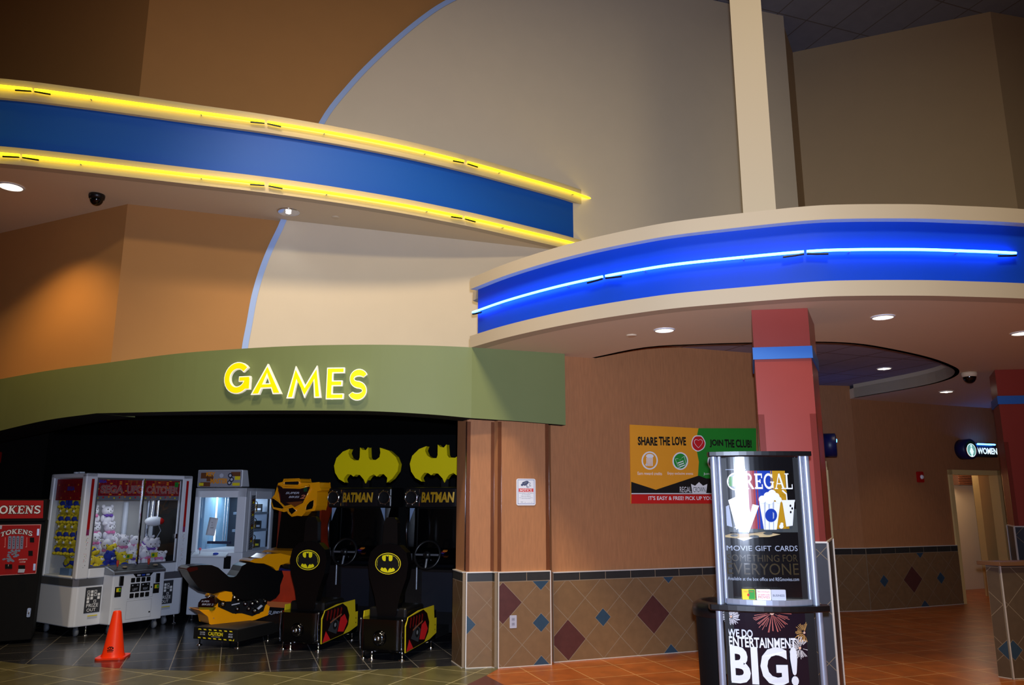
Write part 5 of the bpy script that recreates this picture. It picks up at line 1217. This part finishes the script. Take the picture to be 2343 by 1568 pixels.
# ---- bat-emblem racing machines (two alike)
BAT = [(330, 240), (345, 190), (390, 150), (440, 133), (430, 160), (445, 190), (475, 207), (508, 207), (514, 190), (514, 125), (530, 140), (555, 144), (572, 125), (578, 190), (590, 205), (630, 207), (655, 190), (660, 160), (655, 130), (720, 150), (770, 190), (792, 235), (785, 280), (750, 325), (712, 350), (715, 320), (690, 297), (660, 297), (640, 312), (620, 297), (590, 310), (575, 330), (562, 355), (550, 330), (520, 300), (490, 298), (475, 310), (455, 297), (430, 294), (415, 310), (405, 325), (415, 348), (370, 325), (340, 285)]
def racer(org, label, cx):
    t = thing('racing_machine', label, 'arcade machine', (org[0], org[1], 0), -18.0, 'seated racing machines with bat toppers')
    # cabinet
    Y0 = 1.35
    m = MB(); m.b2((cx - .43, Y0, .06), (cx + .43, Y0 + .75, .92), BLACK); m.b2((cx - .43, Y0 + .28, .92), (cx + .43, Y0 + .75, 1.75), BLACKM); m.build('cabinet', t, bevel=.012)
    for s in (-1, 1):
        m = MB(); q = [(Y0 + .1, .92), (Y0 + .02, 1.1), (Y0 + .0, 1.3), (Y0 + .1, 1.5), (Y0 + .28, 1.52), (Y0 + .28, .92)]
        x = cx + s * .41; m.add([(x, y, z) for y, z in q] + [(x + .03 * s, y, z) for y, z in q], [tuple(range(6)), tuple(range(11, 5, -1))] + [(i, i + 6, (i + 1) % 6 + 6, (i + 1) % 6) for i in range(6)], GLOSSBLACK)
        m.tube([(x + .015 * s, y - .004, z) for y, z in q[:4]], .012, M('dark_chrome', (90, 92, 98), .15, 1.0), 8)
        m.build('screen_wing', t, bevel=.004)
    m = MB(); vs = []
    for i in range(9):
        a = R(-28 + 7 * i); x = cx + .385 * math.sin(a) / math.sin(R(28)); y = Y0 + .24 - .10 * (math.cos(a) - math.cos(R(28))) / (1 - math.cos(R(28)))
        vs += [(x, y, .95), (x, y + .02, 1.5)]
    m.add(vs, [(2 * i, 2 * i + 2, 2 * i + 3, 2 * i + 1) for i in range(8)], GLOSSBLACK, True); m.build('screen', t)
    for s in (-1, 1): m = MB(); m.add([(cx + s * .385, Y0 + .0, 1.505), (cx + s * .32, Y0 + .0, 1.505), (cx + s * .355, Y0 + .0, 1.42), (cx + s * .385, Y0 + .0, 1.34)], [(0, 1, 2, 3) if s > 0 else (3, 2, 1, 0)], M('gap_sliver_pale', (120, 140, 170), .4)); m.build('gap_sliver', t)  # added pale panels, coloured as background showing through the corner gaps
    # marquee with speakers
    m = MB(); m.b2((cx - .46, Y0 + .02, 1.51), (cx + .46, Y0 + .4, 1.76), BLACK); mbx = m.build('marquee_box', t, bevel=.02)
    m = MB(); MF = Fr(cx, Y0 + .02, 0); MF.bow = .05; MF.half = .28
    m.rect(-.27, 1.53, .27, 1.735, MF, .002, M('marquee_gloss', (20, 18, 22), .12, coat=.6), 12)
    text(m, MF, 'BATMAN', -.235, 1.575, .21, 1.70, .004, M('marquee_gold', (196, 150, 30), .3, .3), .04, .12)
    m.rect(-.27, 1.53, -.262, 1.735, MF, .004, CHROME); m.build('marquee', mbx)
    for s in (-1, 1):
        x = cx + s * .37; m = MB(); m.lathe([(.055, -.01), (.078, .005), (.082, .02), (.074, .03), (.066, .016), (.03, .01), (0, .012)], (x, Y0 + .02, 1.635), BLACKM, 24, 'Y')
        m.tube([Vector((x + .08 * math.cos(a), Y0 - .008, 1.635 + .08 * math.sin(a))) for a in [2 * math.pi * k / 24 for k in range(24)]], .007, CHROME, 6, closed=True)
        for k in range(8): a = math.pi * k / 4 + .2; m.ell((x + .09 * math.cos(a), Y0 - .004, 1.635 + .09 * math.sin(a)), (.009,) * 3, CHROME, seg=8, rings=6)
        m.build('speaker', mbx)
    TF_ = Fr(cx - .0, Y0 + .16, 0)
    m = MB(); k = .00208; pts = [((x - 561) * k, 2.055 - (y - 240) * k) for x, y in BAT]
    m.prism(pts[::-1], TF_, -.09, 0, YELLOW); m.build('bat_topper', t, bevel=.008)
    m = MB(); m.b2((cx - .05, Y0 + .18, 1.74), (cx + .05, Y0 + .24, 1.86), BLACK); m.build('topper_bracket', t)
    # controls
    m = MB(); q = [(Y0 - .22, .86), (Y0 - .24, .92), (Y0 + .05, 1.03), (Y0 + .2, 1.03), (Y0 + .2, .80), (Y0, .78)]
    m.add([(cx - .4, y, z) for y, z in q] + [(cx + .4, y, z) for y, z in q], [tuple(range(6)), tuple(range(11, 5, -1))] + [(i, i + 6, (i + 1) % 6 + 6, (i + 1) % 6) for i in range(6)], GLOSSBLACK); m.build('dash', t, bevel=.02)
    m = MB(); pc = Vector((cx - .02, Y0 - .26, .97)); m.tube([pc + Vector((.16 * math.cos(a), .05 * math.sin(a), .155 * math.sin(a))) for a in [2 * math.pi * i / 28 for i in range(28)]], .016, BLACK, 8, closed=True)
    for a in (R(0), R(180), R(270)): m.tube([pc, pc + Vector((.15 * math.cos(a), .05 * math.sin(a), .15 * math.sin(a)))], .014, STEEL, 6)
    m.lathe([(.045, 0), (.045, .03), (0, .035)], tuple(pc), BLACK, 14, 'Y'); m.build('steering_wheel', t)
    m = MB()
    for x, mt in ((.10, M('label_navy', (40, 40, 110), .4)), (.14, M('label_orange', (200, 110, 30), .4)), (.12, M('label_red', (110, 30, 30), .4))): m.box((cx + x, Y0 - .1, .985 + (x - .1) * .6), (.05, .03, .012), mt, rx=20)
    m.rect(-.36, .9, -.22, .98, Fr(cx, Y0 - .24, 0), .01, DGREY); m.build('button_cluster', t)
    m = MB(); m.tube([(cx - .25, Y0 - .05, .55), (cx - .25, Y0 - .05, .88)], .012, STEEL, 8); m.build('cash_bar', t)
    m = MB(); cfr = Fr(cx, Y0, 0); m.rect(-.2, .3, .2, .75, cfr, .004, M('coin_door', (20, 24, 34), .4)); m.build('coin_door', t)
    # seat
    st = [(-.10, .40), (-.15, .62), (-.215, .80), (-.235, .95), (-.21, 1.06), (-.13, 1.13), (.0, 1.15), (.13, 1.13), (.21, 1.06), (.235, .95), (.215, .80), (.15, .62), (.10, .40)]
    sf = Fr(0, .08, 0)
    m = MB(); m.prism(st, sf, -.10, 0, M('seat_shell', (7, 7, 9), .3, spec=.3)); sbk = m.build('seat_back', t, bevel=.04, seg=4)
    m = MB()
    hd = [(-.09, 1.13), (-.08, 1.36), (-.05, 1.42), (.05, 1.42), (.08, 1.36), (.09, 1.13)]
    m.prism(hd, sf.shift(-.03), -.07, 0, M('headrest_black', (10, 10, 11), .3)); m.build('headrest', sbk, bevel=.025, seg=3)
    m = MB(); ez = .945; ef = sf.shift(.002)
    for rx, rz, mt, d in ((.150, .110, YELP, .0), (.142, .102, BLACKM, .001), (.130, .092, M('emblem_yellow', (226, 214, 20), .4), .002)):
        m.prism(circ(0, ez, rx, rz, 40), ef, d, d + .001, mt)
    k = .00056; bb = [(330, 240)] + BAT[1:]
    pts = []
    for x, y in BAT: pts.append(((x - 561) * k, ez + .0 - (y - 240) * k * 1.32))
    inn = [p for p in pts]; m.prism([(x * .98, z) for x, z in inn][::-1], ef, .003, .004, BLACKM); m.build('bat_emblem', sbk)
    m = MB(); m.b2((-.22, .1, .38), (.22, .55, .50), BLACK); m.build('seat_cushion', t, bevel=.03, seg=3)
    m = MB(); pp = [(-.26, 0), (-.2, -.06), (.2, -.06), (.26, 0), (.26, .8), (-.26, .8)]; m.plan(pp, .08, .40, GLOSSBLACK); m.build('seat_pedestal', t, bevel=.03, seg=3)
    for s in (-1, 1):
        m = MB(); pf2 = Fr(0, 0, 90) if s > 0 else Fr(0, 0, -90)
        if s > 0: fr = Fr(.262, 0, 90); a0 = 0.0
        else: fr = Fr(-.262, .78, -90)
        A = M('art_yellow', (206, 186, 30), .35); 
        m.prism([(.0, .08), (.60, .12), (.78, .16), (.78, .32), (.72, .32), (.70, .46), (.30, .455), (.05, .42), (-.01, .34)], fr, -.005, .004, A)
        m.poly([(.01, .085), (.46, .115), (.56, .20), (.58, .30), (.52, .40), (.42, .45), (.05, .415), (.0, .33)], fr, .005, M('art_dark', (22, 8, 10), .35))
        m.poly([(.33, .16), (.46, .14), (.54, .24), (.47, .33), (.38, .30)], fr, .006, REDP); m.poly([(.02, .09), (.18, .1), (.08, .2)], fr, .006, REDP); m.poly([(.12, .2), (.3, .14), (.36, .26), (.22, .33)], fr, .0065, DGREY)
        m.poly(circ(.27, .24, .05, n=14), fr, .007, BLACKM); m.poly(circ(.27, .24, .022, n=12), fr, .0075, GREY); m.poly([(.16, .27), (.4, .33), (.4, .345), (.16, .285)], fr, .008, M('art_tan', (150, 90, 60), .4))
        for kx in range(5): m.poly([(.08 + kx * .07, .32), (.1 + kx * .07, .42), (.13 + kx * .07, .40), (.10 + kx * .07, .30)], fr, .0068, M('art_crimson', (110, 16, 14), .4))
        for z in (.2, .25): m.poly(circ(.735, z, .008, n=10), fr, .006, BLACKM)
        m.build('side_art', t)
    m = MB(); m.lathe([(.075, -.02), (.075, .02), (.05, .05), (.03, .052), (.022, .03), (0, .03)], (-.0, -.05, .22), MATS['dark_chrome'], 24, 'Y'); m.ell((0, -.09, .22), (.025, .02, .025), CHROME); m.build('rear_hub', t)
    for x in (-.235, .235):
        m = MB()
        for k in range(6): m.ell((x, -.03, .12 + k * .055), (.012, .012, .012), CHROME, seg=8, rings=6)
        m.tube([(x, -.025, .09), (x, -.04, .25), (x, -.025, .41)], .012, MATS['dark_chrome'], 8); m.build('chrome_trim', t)
    for x, y in ((-.22, .02), (.22, .02), (-.1, -.02), (.22, .74), (-.22, .74), (-.38, 1.45), (.40, 1.45)):
        m = MB(); m.lathe([(.034, 0), (.036, .012), (.012, .02), (.012, .1)], (x, y, 0), CHROME, 12); m.build('levelling_foot', t)
    m = MB(); m.b2((-.18, .75, .06), (.18, 1.4, .16), BLACKM); m.build('floor_rail', t)
    return t
racer((-2.31, 8.86), 'seated black racing machine with yellow bat topper, beside the motorbike machine', -.10)
racer((-1.335, 8.36), 'seated black racing machine with yellow bat topper, next to the brown papered pilaster', .02)

# ---- trash can behind the stand
t = thing('trash_can', 'round black trash can standing behind the poster stand', 'trash can', (1.535, 5.78, 0))
m = MB(); m.lathe([(.0, .0), (.19, 0), (.2, .01), (.215, .80), (.215, .82)], (0, 0, 0), BLACKM, 36); m.build('can_body', t)
m = MB(); m.lathe([(.235, .80), (.24, .84), (.232, .875), (.19, .90), (.15, .895), (.13, .84)], (0, 0, 0), BLACK, 36); m.build('can_lid', t)

# ---- poster stand
SA = -6.0; sc = ray(1738, 1200); SYc = 4.98
SO = Vector((sc.x / sc.y * SYc, SYc, 0)); SFr = Fr(SO.x, SO.y, SA)
ul = SFr.px(1632, 1200)[0]; ur = SFr.px(1862, 1200)[0]
hw = (ur - ul) / 2; cen = (ul + ur) / 2; SO = SFr(cen, 0); SFr = Fr(SO.x, SO.y, SA)
zt_ = SFr.px(1735, 1041)[1]; zsh = SFr.px(1745, 1380)[1]; rp = .021
t = thing('poster_stand', 'silver framed double poster stand with a small card shelf, before the red column', 'poster stand', tuple(SO), SA)
SL = Fr(0, 0, 0, 0, .05, hw - .04)
def SP(x, y):  # x2.76 zoom from (1580, 1000), on the poster surface
    u, v = SFr.px(1580 + x / 2.76, 1000 + y / 2.76); return (u, v)
for s, nm in ((-1, 'l'), (1, 'r')):
    m = MB(); m.tube([(s * (hw - rp), 0, zsh - .01), (s * (hw - rp), 0, zt_ - .01)], rp, ALU, 20); m.tube([(s * (hw - rp * 2.7), -.008, zsh), (s * (hw - rp * 2.7), -.008, zt_ - .012)], .012, ALU, 14); m.build('upper_post', t)
    m = MB(); m.tube([(s * (hw - rp + .012), 0, .06), (s * (hw - rp + .012), 0, zsh - .02)], rp, ALU, 20); m.build('lower_post', t)
bowl = lambda w_, k, n=14: [(-w_ + 2 * w_ * i / n, -k * (1 - (2 * i / n - 1) ** 2)) for i in range(n + 1)]
m = MB(); m.plan([(x, y - .03) for x, y in bowl(hw + .012, .05)] + [(hw + .012, .045), (-hw - .012, .045)], zt_ - .012, zt_ + .018, BLACK); m.build('top_cap', t, bevel=.006)
m = MB(); m.plan([(x, y - .035) for x, y in bowl(hw + .05, .08)] + [(hw + .05, .05), (-hw - .05, .05)], zsh - .045, zsh - .008, BLACK); m.build('middle_rail', t, bevel=.008)
m = MB(); m.plan([(x, y - .035) for x, y in bowl(hw - .05, .085)] + [(hw - .05, -.02), (-hw + .05, -.02)], zsh - .008, zsh + .028, ALU); m.build('card_shelf', t, bevel=.01)
m = MB(); m.plan([(x, y - .05) for x, y in bowl(hw + .1, .1)] + [(hw + .1, .18), (-hw - .1, .18)], 0, .06, BLACK); m.build('floor_base', t, bevel=.01)
m = MB(); m.b2((-hw + .04, .0, .1), (hw - .04, .02, zt_ - .02), BLACK); m.build('back_panel', t)
pw = hw - .055
PB_ = M('poster_black', (16, 16, 20), .14, coat=.8); PN = M('poster_navy', (18, 20, 34), .14, coat=.8)
glossprint = lambda n, c: M('gloss_' + n, c, .18, coat=.6)
gW = glossprint('white', (236, 240, 246)); gR = glossprint('red', (150, 30, 40)); gB = glossprint('blue', (26, 60, 160)); gY = glossprint('yellow', (186, 140, 30)); gS = glossprint('silver', (170, 180, 200)); gG = glossprint('gold', (62, 54, 38)); gC = glossprint('cream', (190, 170, 130)); gK = glossprint('black', (14, 14, 16)); gGr = glossprint('green', (70, 140, 60)); gD = glossprint('grey', (72, 78, 80))
m = MB(); m.rect(-pw, zsh + .02, pw, zt_ - .014, SL, -.020, PB_)
m.rect(-pw + .008, SP(0, 600)[1], pw - .008, SP(0, 455)[1], SL, -.0194, gD)
def sr(x0, y0, x1, y1, d, mt, y2=None): a, b = SP(x0, y1), SP(x1, y0); m.rect(a[0], a[1], b[0], b[1], SL, d, mt)
for x0, x1, mt in ((345, 412, gR), (420, 507, gB), (520, 595, gY)): sr(x0, 215, x1, 580, -.0186, mt)
sr(600, 215, 640, 340, -.0184, gK)
for q in ((212, 215, 217, 330), (220, 205, 345, 209)): sr(*q, -.018, gS)
m.build('gift_card_poster', t)
pm = m; m = MB()
sp = lambda pts, d, mt: m.poly([SP(*p) for p in pts][::-1], SL, d, mt)
def spo(pts, d, mt): m.poly([SP(*p) for p in pts], SL, d, mt)
a, b = SP(335, 330), SP(640, 232); serif(m, SL, 'REGAL', a[0], a[1], b[0], b[1], -.007, gW)
spo(circ(280, 282, 52, 56, 32), -.008, gW); spo(circ(280, 282, 44, 48, 32), -.0075, gK)
for x0, x1, mt in ((240, 262, gGr), (262, 284, gY), (284, 302, gB), (302, 318, gR)): h = 30; spo([(x0, 282 - h), (x1, 282 - h), (x1, 282 + h), (x0, 282 + h)], -.007, mt)
spo([(236, 400), (340, 352), (384, 530), (285, 585)], -.0076, gW); spo([(252, 410), (335, 372), (370, 520), (292, 565)], -.0072, gS); spo([(262, 418), (330, 385), (362, 515), (296, 552)], -.0068, gW)
spo([(384, 425), (424, 435), (362, 605), (270, 570), (300, 560), (350, 575)], -.0078, gW); spo([(222, 440), (240, 430), (262, 570), (228, 560)], -.0079, gS)
spo([(425, 410), (560, 410), (535, 585), (455, 585)], -.0078, gW)
for x in (455, 482, 509): spo([(x, 410), (x + 10, 410), (x + 9, 585), (x + 4, 585)], -.0074, gS)
spo(circ(500, 495, 38, 42, 24), -.007, gB)
for x, y, r in ((445, 395, 24), (478, 375, 26), (505, 360, 26), (530, 378, 24), (548, 398, 20), (490, 395, 30), (565, 565, 14), (568, 550, 10)): spo(circ(x, y, r, r, 14), -.0066, gW)
spo([(572, 410), (652, 410), (640, 560), (598, 566)], -.0078, gW); spo([(567, 400), (656, 398), (654, 412), (569, 414)], -.0072, gW); spo([(568, 342), (575, 335), (602, 358), (606, 400), (599, 400), (596, 364)], -.0072, gW)
for x, y in ((625, 435), (637, 452), (627, 475)): spo(circ(x, y, 6, 8, 12), -.0072, gK)
spo([(190, 630), (250, 612), (360, 610), (455, 598), (560, 614), (490, 630), (400, 632), (330, 655), (290, 640)], -.0076, gC)
for x, y, r in ((395, 628, 30), (480, 608, 30), (272, 622, 24)): spo(circ(x, y, r, r * .3, 16), -.007, gD)
def st_(s, x0, y0, x1, y1, mt, bold=0.0): a, b = SP(x0, y1), SP(x1, y0); yy = SP((x0 + x1) / 2, y1)[1], SP((x0 + x1) / 2, y0)[1]; text(m, SL, s, a[0], yy[0], b[0], yy[1], -.007, mt, bold)
st_('MOVIE', 228, 686, 380, 718, gS); st_('GIFT', 402, 686, 500, 718, gS); st_('CARDS', 525, 686, 670, 720, gS)
st_('SOMETHING', 232, 742, 550, 785, gG); st_('FOR', 575, 742, 670, 787, gG); st_('EVERYONE', 232, 796, 676, 868, gG)
st_('Available at the box office and REGmovies.com', 235, 884, 680, 906, gS)
m.build('poster_lettering', t)
m = MB(); m.rect(-pw - .02, zsh + .03, pw + .02, zt_ - .014, SL, .004, glass_mat('poster_glazing', (1, 1, 1), .05, .16)); m.build('poster_glazing', t)
m = MB(); m.rect(-pw - .015, .1, pw + .015, zsh - .05, SL, -.018, PN)
m.build('feature_poster', t)
m = MB()
a = lambda x, y: SP(x, y)
def line(x0, y0, x1, y1, w_, d, mt):
    p, q = Vector(SP(x0, y0)), Vector(SP(x1, y1)); 
    if (q - p).length < 1e-5: return
    n = (q - p).normalized() * w_; m.poly([(p.x - n.y * .5, p.y + n.x * .5), (q.x - n.y, q.y + n.x), (q.x + n.y, q.y - n.x), (p.x + n.y * .5, p.y - n.x * .5)], SL, d, mt)
random.seed(4)
fw1 = M('spark_white', (226, 220, 220), .3); fw2 = M('spark_red', (206, 110, 96), .3); fw3 = M('spark_gold', (214, 160, 90), .3)
for cx_, cy_, r, n, mt in ((255, 1135, 58, 44, fw1), (505, 1105, 122, 52, fw2), (715, 1235, 66, 40, fw3), (685, 1330, 72, 46, fw1)):
    for k in range(n):
        an = 2 * math.pi * k / n + random.uniform(-.05, .05); r1 = r * random.uniform(.75, 1.05); r0 = r * random.uniform(.12, .4)
        y0, y1 = cy_ + r0 * math.sin(an), cy_ + r1 * math.sin(an); x0, x1 = cx_ + r0 * math.cos(an), cx_ + r1 * math.cos(an)
        if y1 < 1085 or x1 > 738: continue
        line(x0, y0, x1, y1, .0018, -.010, mt)
    spo(circ(cx_, cy_, r * .12, r * .12, 12), -.0095, M('spark_core', (240, 190, 160), .3))
for k in range(4): line(175 + k * 6, 1110 + k * 40, 240 - k * 4, 1500, .008, -.0105, M('beam_olive', (52, 46, 30), .3))
m.build('firework_print', t)
m = MB(); st_('WE DO', 236, 1212, 384, 1262, gW, .025); st_('ENTERTAINMENT', 242, 1262, 655, 1326, gW, .025); st_('BIG!', 246, 1318, 662, 1560, gW, .035)
m.build('feature_lettering', t)
def giftcard(x0, x1, y0, y1, lab, mt, kind):
    a, b = SP(x0, y1), SP(x1, y0); cxx = (a[0] + b[0]) / 2; w_ = (b[0] - a[0]) / 2
    zc = zsh + .028; bow = .085 * (1 - (cxx / (hw - .05)) ** 2)
    p = XF[t.name] @ Vector((cxx, -.012 - bow, zc)); g = thing('gift_card', lab, 'gift card', tuple(p), SA, 'gift cards on the stand shelf')
    h = b[1] - a[1] + .01; F0 = Fr(0, 0, 0)
    m = MB(); m.prism(rrect(-w_, 0, w_, h, .004), F0, -.02, 0, mt); m.build('card_stack', g)
    m = MB()
    if kind == 0: m.rect(0, .002, w_ - .002, h - .002, F0, .001, GRP); m.poly(circ(-.002, h * .45, .008, n=12), F0, .002, REDP); text(m, F0, 'THIS IS YOU', -w_ * .8, h * .7, w_ * .7, h * .85, .002, REDP)
    elif kind == 1:
        for k, s in enumerate(('Birthdays', 'are better at the', 'MOVIES')): text(m, F0, s, -w_ * .8, h * (.68 - .26 * k), w_ * .8, h * (.86 - .24 * k), .001, REDP)
    else: text(m, F0, 'BUSINESS', -w_ * .8, h * .35, w_ * .8, h * .55, .001, NAVY)
    m.build('card_print', g)
ts = t
giftcard(312, 390, 940, 992, 'yellow and green gift card standing on the poster stand shelf', YELP, 0)
giftcard(398, 484, 942, 996, 'white gift card with red writing standing on the poster stand shelf', WHITEP, 1)
giftcard(490, 576, 945, 998, 'pale grey gift card with dark writing on the poster stand shelf', SILP, 2)

# ---- restroom signs
def restroom(fr, u, v, label, word, woman):
    g = thing('restroom_sign', label, 'sign', tuple(fr(u, v, .0)), fr.a, 'lit restroom signs')
    r = .165; dp = .17
    m = MB(); m.lathe([(0, 0), (r, 0), (r, dp), (r * .82, dp + .012), (r * .82, dp + .004), (0, dp + .004)], (0, 0, 0), M('sign_drum_blue', (16, 26, 84), .4), 36, 'Y'); dr_ = m.build('drum', g)
    m = MB(); F0 = Fr(0, -dp - .006, 0); m.poly(circ(0, 0, r * .80, n=36), F0, 0, M('sign_orange_ring', (190, 90, 20), .4)); m.poly([p for p in circ(0, .02, r * .78, n=24, a0=0, a1=180)], F0, .001, M('sign_green_ring', (14, 70, 60), .4)); m.poly(circ(0, -.02, r * .66, n=36), F0, .003, SIGNW); m.poly(circ(0, -.02, r * .60, n=36), F0, .004, SIGNT); ld_ = m.build('lit_disc', dr_)
    m = MB(); m.poly(circ(0, .048, .018, n=16), F0, .006, SIGNW)
    if woman: m.poly([(-.012, .024), (.012, .024), (.05, -.05), (.038, -.055), (.02, -.02), (.036, -.075), (.016, -.075), (.016, -.12), (-.016, -.12), (-.016, -.075), (-.036, -.075), (-.02, -.02), (-.038, -.055), (-.05, -.05)][::-1], F0, .006, SIGNW)
    else: m.poly([(-.03, .022), (.03, .022), (.036, -.05), (.024, -.05), (.02, -.12), (-.02, -.12), (-.024, -.05), (-.036, -.05)][::-1], F0, .006, SIGNW)
    m.build('lit_figure', g)
    m = MB(); m.b2((.1, -dp + .02, -.12), (.66, -.02, .10), M('sign_box_dark', (10, 22, 34), .4)); sbx = m.build('sign_box', g, bevel=.01)
    m = MB(); text(m, Fr(0, -dp + .018, 0), word, .175, -.075, .175 + .1 * len(word) * .95, .03, .002, SIGNW, .03); m.build('lit_word', sbx)
    m = MB(); m.tube([(.16, -dp - .01, .085), (.58, -dp - .01, .085)], .012, BNEON, 8); m.build('neon_tube', sbx)
u, v = WF.px(2200, 1032)
restroom(WF, u - .0, v + .02, 'lit blue restroom sign reading women over the lit doorway', 'WOMEN', True)
restroom(WM, lM - 1.0, 2.36, 'dark blue restroom sign seen edge-on beside the red column', 'MEN', False)
